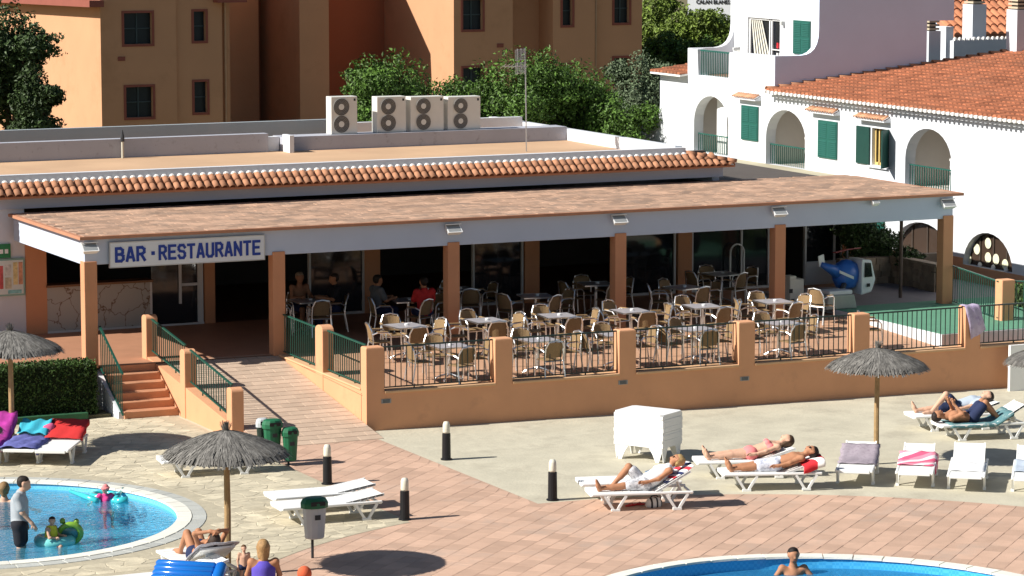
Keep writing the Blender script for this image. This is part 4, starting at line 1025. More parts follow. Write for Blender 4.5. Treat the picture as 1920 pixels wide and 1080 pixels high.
# clipped hedge left of the stairs
def hedge(label, x0, x1, y0, y1, z0, z1, n, size, seed, mat=HEDGE):
    t = thing('hedge', label, 'hedge', ((x0 + x1) / 2, (y0 + y1) / 2, z0))
    MB().box(x0 + .06, x1 - .06, y0 + .06, y1 - .06, z0, z1 - .06).build('core', HEDGED, t)
    g_ = np.random.default_rng(seed); p = np.stack([g_.uniform(x0, x1, n), g_.uniform(y0, y1, n), g_.uniform(z0, z1, n)], 1)
    face = g_.choice(4, n, p=[.42, .42, .1, .06]); e = g_.normal(0, .025, n)
    p[face == 0, 2] = z1 + e[face == 0]; p[face == 1, 1] = y0 + e[face == 1]; p[face == 2, 0] = x1 + e[face == 2]; p[face == 3, 0] = x0 + e[face == 3]
    nr = g_.normal(size=(n, 3)); nr[:, 2] += .5; nr /= np.linalg.norm(nr, axis=1)[:, None]
    a = np.cross(nr, g_.normal(size=(n, 3))); a /= np.linalg.norm(a, axis=1)[:, None]; b = np.cross(nr, a); s = size * (.6 + .8 * g_.random(n))[:, None]
    v = np.stack([p - a * s, p - b * s * .6, p + a * s, p + b * s * .6], 1).reshape(-1, 3) - np.array(t.location)
    me = bpy.data.meshes.new('foliage'); me.from_pydata(v.tolist(), [], np.arange(n * 4).reshape(n, 4).tolist()); link('foliage', me, mat, t)
    return t
hedge('clipped dark green hedge beside the terracotta stairs', -13, -4.5, 4.12, 4.79, .05, 1.16, 22000, .03, 5)
one('garden_kerb', MB().box(-13, -4.75, 3.88, 4.04, -.02, .15), M('kerb_green', (.03, .11, .05), .7, .2, 5), 'low dark green painted kerb in front of the clipped hedge', 'kerb', bevel=.015)
struct(MB().box(-14, -4.45, 4.8, 4.998, -.1, FZ + .015).build('terrace_edge', WHITE))
struct(MB().box(-13, -4.2, 4.045, 4.79, -.05, .06).build('flower_bed_soil', EARTH))

# ------------------------------------------------------------------ play corner on the right
MAT_G = M('play_mat_green', (.10, .255, .165), .8, .08, 2)
pf = thing('play_platform', 'raised play platform with green mat and white edge at the terrace end', 'platform', (17, 3, .7))
MB().box(14.5, 20.38, .62, 9.0, .6, 1.045).build('edge', WHITE, pf)
MB().box(14.53, 20.37, .65, 5.6, 1.046, 1.056).build('mat', MAT_G, pf)
MB().box(14.53, 20.37, 5.603, 8.98, 1.046, 1.056).build('mat', M('play_mat_shade', (.20, .18, .19), .7, .1, 2), pf)  # rear of the mat, canopy shade put into its colour
PZ = 1.056
# stone planter with bush
pl0, pl1 = P(1590, 552, PZ), P(1743, 577, PZ)
spl = thing('stone_planter', 'low rough stone planter wall in the canopy shade below the bush', 'planter', (18.8, 8.2, PZ))
STN = M('planter_stone', (.30, .23, .165), .9, .25, 5, .5, 20, rand=.25)
MB().box(16.9, 20.2, 9.02, 9.2, PZ - .1, 1.75).build('core', M('planter_core', (.17, .13, .10), .9, .2, 4), spl)
MB().box(18.45, 18.6, 6.9, 9.0, PZ, 1.70).build('core', MATS['planter_core'], spl)
stone_me = [meshof(MB().obox((0, 0, 0), (0, w_ / 2, 0), (0, 0, h_ / 2), (.03, 0, 0)), 'stone', STN) for w_, h_ in ((.30, .16), (.22, .14), (.36, .18))]
for r_ in range(4):
    y = 6.93
    while y < 8.9:
        k = random.randrange(3); w_ = (.30, .22, .36)[k]
        piece('stone', stone_me[k], spl, (18.435 + random.uniform(-.012, .012), y + w_ / 2, PZ + .09 + r_ * .165)); y += w_ + .02
    x = 16.95
    while x < 18.3:
        k = random.randrange(3); w_ = (.30, .22, .36)[k]; o = piece('stone', stone_me[k], spl, (x + w_ / 2, 9.005 + random.uniform(-.012, .012), PZ + .09 + r_ * .165), eul=Euler((0, 0, math.pi / 2))); x += w_ + .02
MB().box(18.38, 18.66, 6.84, 9.0, 1.701, 1.77).build('coping', STN, spl)
bs = thing('bush', 'dark leafy bush growing behind the stone planter wall', 'bush', (19.2, 8.3, 1.4))
leaves('foliage', [((18.05, 9.7, 2.05), (.62, .5, .62)), ((18.45, 9.4, 1.95), (.5, .5, .5)), ((18.75, 8.8, 1.72), (.4, .5, .26)), ((17.7, 9.8, 2.4), (.45, .4, .4))], 9000, .05, LEAF2, bs, 77)
MB().tube([(18.1, 9.6, 1.0), (18.1, 9.7, 2.2)], [.06, .02], 6).build('stem', BARK, bs)
q = P(1688, 558, PZ)
one('steel_post', MB().tube([(q.x, q.y, PZ), (q.x, q.y, 3.6)], .045, 8), M('post_brown', (.10, .065, .05), .5, .1, 4), 'thin brown steel post holding the canopy near the bush', 'post')
# rear railing with pillar at the right edge, and the hedge behind it
rr_ = thing('fence_pillar', 'peach fence pillar in the rear green railing near the right edge', 'pillar', P(1888, 602, PZ))
q = P(1878, 602, PZ)
MB().box(q.x, q.x + .36, q.y, q.y + .30, PZ - .3, 2.02).build('pillar', PEACH, rr_, bevel=.02)
railing('rear green railing between the right canopy column and the fence pillar', (17.72, 5.2, PZ), (q.x, q.y + .15, PZ), .06, .92, 22, GREEN, 1)
railing('rear green railing right of the fence pillar at the picture edge', (q.x + .36, q.y + .1, PZ), (q.x + 2.4, q.y - 1.9, PZ), .06, .92, 16, GREEN, 1)
hedge('dark hedge behind the rear green railing', 18.7, 20.3, .9, 4.4, .4, 1.5, 12000, .04, 15)
# ------------------------------------------------------------------ cafe tables and chairs
def make_chair():
    t = thing('cafe_chair', 'chair', 'chair')
    L = dict(local=True)
    MB().box(-.2, .2, -.2, .19, .425, .45).build('seat', WICK, t, bevel=.02, **L)
    mb = MB(); vs = []                                   # curved woven back
    n = 6
    for i in range(n + 1):
        u = -1 + 2 * i / n; x = .19 * u; y = .225 - .05 * u * u
        for z, dy in ((.50, 0), (.83 - .03 * u * u, .05)):
            vs += [(x, y + dy, z), (x, y + dy + .016, z)]
    fs = []
    for i in range(n):
        a = i * 4; b = a + 4; fs += [(a, b, b + 2, a + 2), (a + 1, a + 3, b + 3, b + 1), (a + 2, b + 2, b + 3, a + 3), (a, a + 1, b + 1, b)]
    fs += [(0, 2, 3, 1), (4 * n, 4 * n + 1, 4 * n + 3, 4 * n + 2)]
    mb.add(vs, fs).build('backrest', WICK, t, smooth=False, **L)
    MB().tube([(.225, .20, .50), (.215, .23, .70), (.16, .285, .84), (0, .30, .87), (-.16, .285, .84), (-.215, .23, .70), (-.225, .20, .50)], .0175, 6).build('back_frame', ALU, t, **L)
    for s in (-1, 1):
        MB().tube([(s * .23, -.24, 0), (s * .235, -.20, .40), (s * .25, -.19, .60), (s * .255, -.13, .66), (s * .25, .10, .67), (s * .225, .22, .62)], .0175, 6).build('front_leg', ALU, t, **L)
        MB().tube([(s * .24, .27, 0), (s * .225, .20, .42), (s * .225, .20, .52)], .0175, 6).build('rear_leg', ALU, t, **L)
        MB().box(s * .25 - .025, s * .25 + .025, -.13, .12, .682, .695).build('armrest', M('armrest_wood', (.45, .30, .15), .5, .15, 10), t, **L)
    mb = MB().tube([(-.225, -.2, .415), (.225, -.2, .415)], .013, 6).tube([(-.225, .19, .415), (.225, .19, .415)], .013, 6)
    mb.build('seat_rail', ALU, t, **L)
    return t
def make_table():
    t = thing('cafe_table', 'table', 'table'); L = dict(local=True)
    MB().box(-.36, .36, -.36, .36, .735, .752).build('tabletop', TTOP, t, bevel=.006, **L)
    mb = MB().box(-.375, .375, -.375, -.361, .725, .755).box(-.375, .375, .361, .375, .725, .755).box(-.375, -.361, -.36, .36, .725, .755).box(.361, .375, -.36, .36, .725, .755)
    mb.build('rim', ALU, t, **L)
    MB().tube([(0, 0, .1), (0, 0, .73)], .032, 8).build('stem', ALU, t, **L)
    for a in range(4):
        c, s = math.cos(math.pi / 4 + a * math.pi / 2), math.sin(math.pi / 4 + a * math.pi / 2)
        MB().tube([(c * .02, s * .02, .14), (c * .2, s * .2, .09), (c * .34, s * .34, .015)], [.022, .02, .016], 6).build('leg', ALU, t, **L)
    MB().lathe([(.045, 0), (.045, .03), (.03, .035), (.02, .03)], 8, (.05, .04, .753)).build('ashtray', WHITEP, t, **L)
    return t
chair0, table0 = make_chair(), make_table(); used = {'c': 0, 't': 0}
def put(root, key, loc, rz, label, group):
    if not used[key]:
        used[key] = 1; root.location = loc; root.rotation_euler = (0, 0, rz); WM[root.name] = Matrix.Translation(Vector(loc)) @ Matrix.Rotation(rz, 4, 'Z'); root['label'] = label; root['group'] = group
    else: copy_tree(root, loc, rz, label, group)
ordn = ['first', 'second', 'third', 'fourth', 'fifth', 'sixth']
sides = {'left': (-.66, 0, math.pi / 2), 'right': (.66, 0, -math.pi / 2), 'near': (0, -.62, math.pi), 'far': (0, .62, 0)}
rows = [('front terrace row', 1.05, [2.35, 4.45, 6.38, 8.3, 10.48]), ('second terrace row', 3.55, [2.43, 4.38, 6.17, 8.02, 9.88, 11.78])]
rr = random.Random(11)
for rn, Y, xs in rows:
    for k, x in enumerate(xs):
        z = TZ(Y); tr = rr.uniform(-.12, .12)
        put(table0, 't', (x, Y, z), tr, 'square grey-topped aluminium cafe table, %s from the left in the %s' % (ordn[k], rn), 'cafe tables on the terrace')
        for sd, (dx, dy, rz) in sides.items():
            if rn[0] == 'f' and sd == 'near' and k in (2,): continue
            p = (x + dx + rr.uniform(-.06, .06), Y + dy + rr.uniform(-.05, .05)); j = rr.uniform(-.35, .35)
            put(chair0, 'c', (p[0], p[1], TZ(p[1])), rz + j, 'aluminium and wicker chair, %s side of the %s table, %s' % (sd, ordn[k], rn), 'cafe chairs on the terrace')
for k, (x, y, rz) in enumerate(((12.9, 1.1, 1.2), (13.5, 4.3, 2.0))):
    put(chair0, 'c', (x, y, TZ(y)), rz, 'aluminium and wicker chair standing alone beside the play platform, ' + ('near the front railing' if k == 0 else 'further back'), 'cafe chairs on the terrace')
INS = [(1.9, 7.9), (4.0, 7.0), (5.9, 8.3), (7.0, 6.4), (9.3, 7.8), (10.9, 6.3), (13.0, 8.2)]
for k, (x, y) in enumerate(INS):
    put(table0, 't', (x, y, FZ), rr.uniform(-.2, .2), 'shaded cafe table under the canopy, number %s from the left' % (['one', 'two', 'three', 'four', 'five', 'six', 'seven'][k]), 'cafe tables under the canopy')
    for sd, (dx, dy, rz) in sides.items():
        if sd == 'far' and k in (1, 3): continue
        put(chair0, 'c', (x + dx, y + dy, FZ), rz + rr.uniform(-.5, .5), 'shaded chair under the canopy, %s side of table %s from the left' % (sd, ['one', 'two', 'three', 'four', 'five', 'six', 'seven'][k]), 'cafe chairs under the canopy')

# ------------------------------------------------------------------ loungers
LP = WHITEP
def bedz(x, a, pivot=.22, z0=.335): return z0 if x < pivot else z0 + (x - pivot) * math.tan(a)
def make_lounger(deg):
    a = R(deg); t = thing('sun_lounger', 'lounger', 'sun lounger'); L = dict(local=True); W = .30; ca, sa = math.cos(a), math.sin(a)
    mb = MB(); n = 8
    for i in range(n):
        x0 = -.93 + i * 1.15 / n; mb.box(x0 + .006, x0 + 1.15 / n - .006, -W, W, .305, .335)
    mb.box(-.93, .22, -.02, .02, .29, .304).build('seat', LP, t, **L)
    mb = MB(); n = 5
    for i in range(n):
        u0, u1 = i * .74 / n + .006, (i + 1) * .74 / n - .006
        c = Vector((.22 + (u0 + u1) / 2 * ca + .015 * sa, 0, .32 + (u0 + u1) / 2 * sa - .0))
        mb.obox(c, ((u1 - u0) / 2 * ca, 0, (u1 - u0) / 2 * sa), (0, W, 0), (-.015 * sa, 0, .015 * ca))
    mb.build('backrest', LP, t, **L)
    for s in (-1, 1):
        MB().box(-.96, .92, s * .33 - .027, s * .33 + .027, .29, .34).build('side_rail', LP, t, bevel=.015, **L)
        MB().beam((.24, s * .285, .325), (.24 + .74 * ca, s * .285, .325 + .74 * sa), .03, .045).build('back_rail', LP, t, **L)
        for xc in (-.52, .62):
            mb = MB().beam((xc - .20, s * .335, .29), (xc - .03, s * .335, .02), .04, .045).beam((xc + .20, s * .335, .29), (xc + .03, s * .335, .02), .04, .045).box(xc - .08, xc + .08, s * .335 - .03, s * .335 + .03, 0, .04)
            mb.build('leg', LP, t, **L)
    MB().box(-.97, -.93, -.30, .30, .27, .338).build('end_rail', LP, t, bevel=.012, **L)
    MB().box(.88, .92, -.30, .30, .272, .30).build('end_rail', LP, t, **L)
    if deg > 5: MB().beam((.22 + .5 * ca, 0, .32 + .5 * sa - .02), (.75, 0, .29), .25, .02).build('back_prop', LP, t, **L)
    return t
LPROTO = {}
def lounger(x, y, yaw, deg, label, group='white sun loungers on the deck', z=None):
    z = G(x) + .004 if z is None else z; loc = (x, y, z)
    if deg not in LPROTO:
        t = make_lounger(deg); LPROTO[deg] = t; t.location = loc; t.rotation_euler = (0, 0, yaw); WM[t.name] = Matrix.Translation(Vector(loc)) @ Matrix.Rotation(yaw, 4, 'Z'); t['label'] = label; t['group'] = group
    else: t = copy_tree(LPROTO[deg], loc, yaw, label, group)
    return (Matrix.Translation(Vector(loc)) @ Matrix.Rotation(yaw, 4, 'Z'), deg)
def foot_at(px, py, yaw):
    p = PG(px, py, .32); return p.x + .95 * math.cos(yaw), p.y + .95 * math.sin(yaw)
LG = {}
def lo(key, px, py, yaw, deg, label):
    yaw = R(yaw); x, y = foot_at(px, py, yaw); LG[key] = lounger(x, y, yaw, deg, label)
lo('L1', 1104, 921, -16, 30, 'white lounger carrying the woman in a white top, by the striped bag')
lo('L2', 1086, 902, -16, 18, 'white lounger just behind the woman in the white top')
lo('L3', 1352, 884, -19, 18, 'white lounger under the man in floral shorts with a red towel')
lo('L4', 1304, 862, -19, 18, 'white lounger under the woman in the pink bikini')
lo('L5', 1601, 883, 54, 18, 'white lounger with a patterned grey towel beside the parasol pole')
lo('L6', 1714, 887, 54, 18, 'white lounger with a pink towel, right of the parasol pole')
lo('L7', 1811, 893, 54, 24, 'empty white lounger with upright back, right of the pink towel')
lo('L8', 1932, 898, 54, 24, 'white lounger cut off by the right picture edge')
lo('L9', 1757, 794, -12, 30, 'white lounger at the front of the pair holding the couple at right')
lo('L10', 1706, 777, -12, 18, 'white lounger at the back of the pair holding the couple at right')
lo('L11', 519, 949, -3, 9, 'empty white lounger, front one of the pair behind the grey bin')
lo('L12', 506, 930, -3, 9, 'empty white lounger, rear one of the pair behind the grey bin')
lo('L13', 300, 862, -8, 18, 'white lounger partly hidden by the thatched parasol at left')
lo('L14', 94, 846, 60, 18, 'white lounger with a red cushion on its back near the hedge')
lo('L15', 34, 844, 60, 18, 'white lounger covered by blue and turquoise towels near the hedge')
lo('L16', -44, 846, 60, 30, 'white lounger with pink towels at the left picture edge')
lo('L17', 206, 1092, 0, 18, 'white lounger carrying the blue air mattress at the bottom edge')
lo('L18', 330, 1030, -88, 30, 'white lounger under the sunbathing woman beside the parasol pole')
# the stack of low tables
def make_low_table():
    t = thing('stacked_table', 'table', 'table'); L = dict(local=True); a, b = .56, .39
    MB().prism([(-a + .06, -b, .36), (a - .06, -b, .36), (a, -b + .06, .36), (a, b - .06, .36), (a - .06, b, .36), (-a + .06, b, .36), (-a, b - .06, .36), (-a, -b + .06, .36)], (0, 0, .028)).build('tabletop', LP, t, **L)
    for sx in (-1, 1):
        for sy in (-1, 1):
            x, y = sx * (a - .02), sy * (b - .02)
            for (dx, dy) in ((-sx * .36, 0), (0, -sy * .26)):
                MB().prism([(x, y, .359), (x + dx, y + dy, .359), (x + dx * .62, y + dy * .62, .16), (x + dx * .42 - sx * .0, y + dy * .42, 0), (x + dx * .22, y + dy * .22, 0), (x + dx * .04, y + dy * .04, .2)], (-sx * .02 if dx == 0 else 0, -sy * .02 if dy == 0 else 0, 0)).build('leg', LP, t, **L)
    MB().box(-a + .004, a - .004, -b + .004, b - .004, .29, .358).build('apron', LP, t, **L)
    return t
base = PG(1215, 859); lt = make_low_table()
for k in range(12):
    loc = (base.x + random.uniform(-.008, .008), base.y + random.uniform(-.008, .008), G(base.x) + .004 + k * .052); rz = R(-58) + random.uniform(-.012, .012)
    lb = ['bottom', 'second', 'third', 'fourth', 'fifth', 'sixth', 'seventh', 'eighth', 'ninth', 'tenth', 'eleventh', 'topmost'][k] + ' white plastic table of the stack before the terrace wall, counted upwards'
    if k == 0: lt.location = loc; lt.rotation_euler = (0, 0, rz); WM[lt.name] = Matrix.Translation(Vector(loc)) @ Matrix.Rotation(rz, 4, 'Z'); tag(lt, lb, 'table', 'stacked white plastic tables')
    else: copy_tree(lt, loc, rz, lb, 'stacked white plastic tables', drop=() if k < 1 else ('leg',))

# ------------------------------------------------------------------ thatched parasols
def make_parasol():
    t = thing('thatched_parasol', 'parasol', 'parasol'); L = dict(local=True)
    MB().tube([(0, 0, -.05), (.01, 0, 1.0), (0, 0, 2.12)], [.055, .052, .045], 9).build('pole', WOODP, t, **L)
    mb = MB()
    prof = lambda q: 2.30 - .20 * q - .16 * q * q
    n = 28
    mb.lathe([(.98, prof(.98) - .03), (.6, prof(.6) - .03), (.2, prof(.2) - .03), (.02, prof(0) - .03)], n); mb.build('lining', M('thatch_under', (.10, .085, .06), .9, .3, 10), t, **L)
    g_ = random.Random(3); mb = MB()
    for i in range(3600):
        a = g_.uniform(0, 2 * math.pi); q0 = g_.random() ** .7 * .82; Lr = g_.uniform(.16, .34); q1 = min(q0 + Lr, g_.uniform(.96, 1.07)); da = g_.uniform(-.05, .05); wd = g_.uniform(.006, .014)
        h0, h1 = g_.uniform(.0, .035), g_.uniform(.0, .03)
        ps = []
        for q, aa, h in ((q0, a, h0), ((q0 + q1) / 2, a + da / 2, (h0 + h1) / 2 + .008), (q1, a + da, h1 - (.03 if q1 > .95 else 0))):
            c, s = math.cos(aa), math.sin(aa); z = prof(q) + h
            ps += [(c * q - s * wd, s * q + c * wd, z), (c * q + s * wd, s * q - c * wd, z)]
        mb.add(ps, [(0, 1, 3, 2), (2, 3, 5, 4)])
    for i in range(80):
        a = g_.uniform(0, 2 * math.pi); r1 = g_.uniform(.02, .11); c, s = math.cos(a), math.sin(a); z1 = 2.40 + g_.uniform(0, .07)
        mb.add([(c * .03 - s * .01, s * .03 + c * .01, 2.27), (c * .03 + s * .01, s * .03 - c * .01, 2.27), (c * r1 + s * .004, s * r1, z1), (c * r1 - s * .004, s * r1, z1)], [(0, 1, 2, 3)])
    mb.build('thatch', THATCH, t, **L)
    mb = MB()
    for k in range(8):
        a = k * math.pi / 4; mb.tube([(0, 0, 2.08), (.9 * math.cos(a), .9 * math.sin(a), prof(.9) - .06)], .014, 5)
    mb.build('ribs', WOODP, t, **L)
    return t
par0 = make_parasol(); pu = [0]
def parasol(x, y, rz, label, s=1.0):
    loc = (x, y, G(x))
    if not pu[0]: pu[0] = 1; t = par0; t.location = loc; t.rotation_euler = (0, 0, rz); t['label'] = label; t['group'] = 'thatched parasols'
    else: t = copy_tree(par0, loc, rz, label, 'thatched parasols')
    t.scale = (s, s, s)
p = P(427, 1081); parasol(p.x, p.y, 0, 'thatched parasol between the small pool and the grey bin', 1.05)
p = P(23, 845); parasol(p.x, p.y, 1, 'thatched parasol in front of the hedge at the left edge', 1.05)
p = PG(1643, 870); parasol(p.x, p.y, 2, 'thatched parasol beside the row of loungers at right')
p = PG(1974, 858); parasol(p.x, p.y, 3, 'thatched parasol cut off by the right picture edge')
parasol(C1[0] - .35, C1[1] - .1, 4, 'thatched parasol standing in the middle of the small pool', .86)

# ------------------------------------------------------------------ bollards and bins
LAMPW = M('lamp_diffuser', (.66, .63, .52), .35, .08, 20)
for k, (px, py, lb) in enumerate(((614, 908, 'behind the empty lounger pair'), (759, 975, 'at the tip of the stone deck'), (837, 862, 'near the terrace wall corner'), (1036, 938, 'left of the sunbathing woman in white'))):
    q = PG(px, py); z = G(q.x) + .004
    t = thing('bollard_lamp', 'black bollard lamp with pale head ' + lb, 'bollard', (q.x, q.y, z), 0, 'bollard lamps along the path')
    MB().lathe([(.115, 0), (.115, .02), (.088, .025), (.082, .52), (.07, .53)], 16, (q.x, q.y, z)).build('post', BLACK, t, smooth=False)
    MB().lathe([(.066, .531), (.072, .56), (.07, .70), (.05, .755), (.01, .765)], 14, (q.x, q.y, z)).build('lamp_head', LAMPW, t, smooth=True)
BING = M('bin_green', (.02, .13, .06), .45, .08, 4); BINGR = M('bin_grey', (.50, .52, .53), .5, .06, 4)
def bin_(px, py, hb, label, body, lid, w_=.19, h_=.52, base=None, rz=0):
    q = PG(*base); z = G(q.x) + .006; t = thing('litter_bin', label, 'litter bin', (q.x, q.y, z), 0, 'litter bins on posts')
    MB().tube([(q.x, q.y, z), (q.x, q.y, z + hb + .3)], .025, 8).build('post', DARKM, t)
    b = MB().lathe([(w_ * .72, hb), (w_ * .8, hb + .02), (w_, hb + h_)], 12, (q.x, q.y - .10, z), 1.0, .75).build('bucket', body, t)
    MB().lathe([(w_ * 1.12, hb + h_ - .03), (w_ * 1.14, hb + h_ + .05), (w_ * .95, hb + h_ + .12), (w_ * .7, hb + h_ + .14)], 12, (q.x, q.y - .10, z), 1.0, .78).build('lid', lid, t)
    MB().box(q.x - w_ * .6, q.x + w_ * .6, q.y - .1 - w_ * .86, q.y - .1 - w_ * .80, z + hb + h_ + .02, z + hb + h_ + .09).build('opening', BLACK, t)
    MB().box(q.x - .05, q.x + .05, q.y - .1 - w_ * .73, q.y - .1 - w_ * .70, z + hb + h_ * .6, z + hb + h_ * .75).build('symbol', DARKM, t)
bin_(585, 0, .36, 'grey litter bin with green lid on a post in front of the empty loungers', BINGR, BING, .215, .56, (586, 1047))
bin_(540, 0, .10, 'green litter bin nearest the ramp, right of the bin pair', BING, BING, .16, .52, (541, 872))
bin_(507, 0, .28, 'green litter bin behind the thatched parasol, middle of the three', BING, BING, .19, .50, (508, 872))
bin_(488, 0, .28, 'dark green litter bin at the left of the three by the ramp', M('bin_dark', (.02, .035, .025), .5, .1, 4), BINGR, .12, .48, (489, 868))

# ------------------------------------------------------------------ kiddie ride and machine
q = P(1556, 586, FZ); kr = thing('kiddie_ride', 'blue and white helicopter kiddie ride under the right end of the canopy', 'kiddie ride', (15.6, 6.9, PZ))
KB = M('ride_blue', (.03, .13, .46), .3, .1, 4, spec=.5); KW = M('ride_white', (.70, .72, .72), .35, .06, 4)
bx = P(1566, 577, PZ)
MB().prism([(bx.x - .45, bx.y - .3, PZ), (bx.x + .45, bx.y - .3, PZ), (bx.x + .36, bx.y - .3, PZ + .34), (bx.x - .36, bx.y - .3, PZ + .34)], (0, .6, 0)).build('base', M('ride_base', (.40, .42, .36), .6, .1, 4), kr, bevel=.03)
MB().box(bx.x - .3, bx.x + .35, bx.y - .22, bx.y + .22, PZ + .341, PZ + .44).build('step', KW, kr, bevel=.02)
hx, hy, hz = bx.x + .72, bx.y + .5, PZ + .62
MB().tube([(bx.x + .1, bx.y, PZ + .3), (hx - .1, hy, hz)], .07, 8).build('arm', DARKM, kr)
MB().lathe([(.05, -.36), (.25, -.30), (.34, -.12), (.36, .08), (.29, .26), (.12, .36), (.02, .38)], 14, (hx - .12, hy, hz + .1), 1.05, .8).build('fuselage', KB, kr, smooth=True)
MB().tube([(hx - .3, hy, hz + .15), (hx - .62, hy - .1, hz + .28), (hx - .95, hy - .2, hz + .42)], [.2, .12, .06], 9).build('tail_boom', KB, kr, smooth=True)
MB().prism([(hx - 1.0, hy - .2, hz + .36), (hx - .82, hy - .18, hz + .36), (hx - .88, hy - .2, hz + .66), (hx - 1.04, hy - .22, hz + .62)], (0, .03, 0)).build('tail_fin', KW, kr)
dr = MB().prism([(hx + .12, hy - .34, hz - .38), (hx + .44, hy - .30, hz - .32), (hx + .56, hy - .28, hz - .02), (hx + .42, hy - .31, hz + .46), (hx + .12, hy - .35, hz + .50)], (0, .64, 0)).build('cabin', KW, kr, bevel=.03)
MB().prism([(hx + .19, hy - .362, hz + .06), (hx + .43, hy - .335, hz + .06), (hx + .38, hy - .335, hz + .40), (hx + .20, hy - .362, hz + .42)], (0, .008, 0)).build('window', DGLASS, dr)
MB().box(hx + .27, hx + .35, hy - .36, hy - .335, hz - .18, hz - .10).build('handle', BLACK, dr)
MB().prism([(hx - .45, hy - .245, hz + .18), (hx - .1, hy - .335, hz + .02), (hx - .1, hy - .335, hz + .09), (hx - .45, hy - .245, hz + .25)], (0, .01, 0)).build('stripe', KW, kr)
MB().tube([(hx - .1, hy, hz + .5), (hx - .1, hy, hz + .72)], .03, 6).build('rotor_mast', DARKM, kr)
for k in range(2):
    a = .5 + k * math.pi; c, s = math.cos(a), math.sin(a)
    MB().beam((hx - .1, hy, hz + .72), (hx - .1 + .62 * c, hy + .62 * s, hz + .70), .09, .015).build('rotor_blade', M('ride_red', (.30, .03, .03), .4, .1, 4), kr)
q = P(1494, 574, PZ)
vm = thing('toy_machine', 'small cream toy vending machine left of the kiddie ride', 'vending machine', (q.x, q.y, PZ))
CRM = M('machine_cream', (.66, .65, .56), .5, .06, 4)
MB().box(q.x - .2, q.x + .2, q.y, q.y + .3, PZ, PZ + .66).build('cabinet', CRM, vm, bevel=.02)
MB().box(q.x - .2, q.x - .02, q.y, q.y + .3, PZ + .661, PZ + .74).build('top_box', CRM, vm)
for (dx, dz_) in ((-.12, .08), (.08, .08), (-.17, .33)): MB().box(q.x + dx - .045, q.x + dx + .045, q.y - .012, q.y - .001, PZ + dz_, PZ + dz_ + .10).build('slot', DARKM, vm)
# white kiosk corner at the right edge
a, b = PG(1893, 735), PY(1895, 648, -.7)
one('notice_board', MB().box(PY(1894, 690, -.5).x, PY(1894, 690, -.5).x + 1.6, -.5, -.42, G(15) - .02, PY(1894, 648, -.5).z), WHITEP, 'plain white board at the terrace wall by the right picture edge', 'board')
# ------------------------------------------------------------------ people
def surf_nets(f, org, h):
    nx, ny, nz = f.shape; s = f < 0
    acc = np.zeros((nx - 1, ny - 1, nz - 1, 3)); cnt = np.zeros((nx - 1, ny - 1, nz - 1))
    def sl(o, n): return slice(o, o + n)
    cs = [(i, j, k) for i in (0, 1) for j in (0, 1) for k in (0, 1)]
    for a in cs:
        for b in cs:
            if sum(abs(x - y) for x, y in zip(a, b)) != 1 or a > b: continue
            fa = f[sl(a[0], nx - 1), sl(a[1], ny - 1), sl(a[2], nz - 1)]; fb = f[sl(b[0], nx - 1), sl(b[1], ny - 1), sl(b[2], nz - 1)]
            m = (fa < 0) != (fb < 0); t = np.where(m, fa / np.where(m, fa - fb, 1), 0)
            for d in range(3): acc[..., d] += np.where(m, a[d] + t * (b[d] - a[d]), 0)
            cnt += m
    act = cnt > 0; idx = -np.ones(act.shape, int); idx[act] = np.arange(act.sum())
    I = np.argwhere(act); v = (I + acc[act] / cnt[act][:, None]) * h + org
    fs = []
    for ax in range(3):
        b, c = [d for d in range(3) if d != ax]
        n = list(f.shape); A = [slice(0, n[d]) for d in range(3)]
        lo_ = [slice(None)] * 3; hi = [slice(None)] * 3; lo_[ax] = slice(0, n[ax] - 1); hi[ax] = slice(1, n[ax])
        for d in (b, c): lo_[d] = slice(1, n[d] - 1); hi[d] = slice(1, n[d] - 1)
        m = s[tuple(lo_)] != s[tuple(hi)]; E_ = np.argwhere(m)
        if not len(E_): continue
        E_[:, b] += 1; E_[:, c] += 1; q = []
        for db, dc in ((-1, -1), (0, -1), (0, 0), (-1, 0)):
            e = E_.copy(); e[:, b] += db; e[:, c] += dc; q.append(idx[e[:, 0], e[:, 1], e[:, 2]])
        fs.append(np.stack(q, 1))
    fs = np.concatenate(fs); return v, fs[(fs >= 0).all(1)]
def sdf_mesh(prims, h=.016, k=.03):
    A = np.array([[*p[0], *p[1], p[2], p[3]] for p in prims], float)
    rmax = max(A[:, 6].max(), A[:, 7].max()); mn = np.minimum(A[:, :3], A[:, 3:6]).min(0) - rmax - .04; mx = np.maximum(A[:, :3], A[:, 3:6]).max(0) + rmax + .04
    n = np.ceil((mx - mn) / h).astype(int) + 1
    g = np.stack(np.meshgrid(*[mn[d] + h * np.arange(n[d]) for d in range(3)], indexing='ij'), -1)
    f = None
    for a in A:
        p0, p1 = a[:3], a[3:6]; d = p1 - p0; L2 = max(d @ d, 1e-9); t = np.clip(((g - p0) @ d) / L2, 0, 1)
        e = np.linalg.norm(g - p0 - t[..., None] * d, axis=-1) - (a[6] + (a[7] - a[6]) * t)
        if f is None: f = e
        else:
            hh = np.clip(.5 + .5 * (f - e) / k, 0, 1); f = f * (1 - hh) + e * hh - k * hh * (1 - hh)
    return surf_nets(f, mn, h)
V3 = lambda *a: np.array(a, float)
def nz(v): return v / (np.linalg.norm(v) + 1e-9)
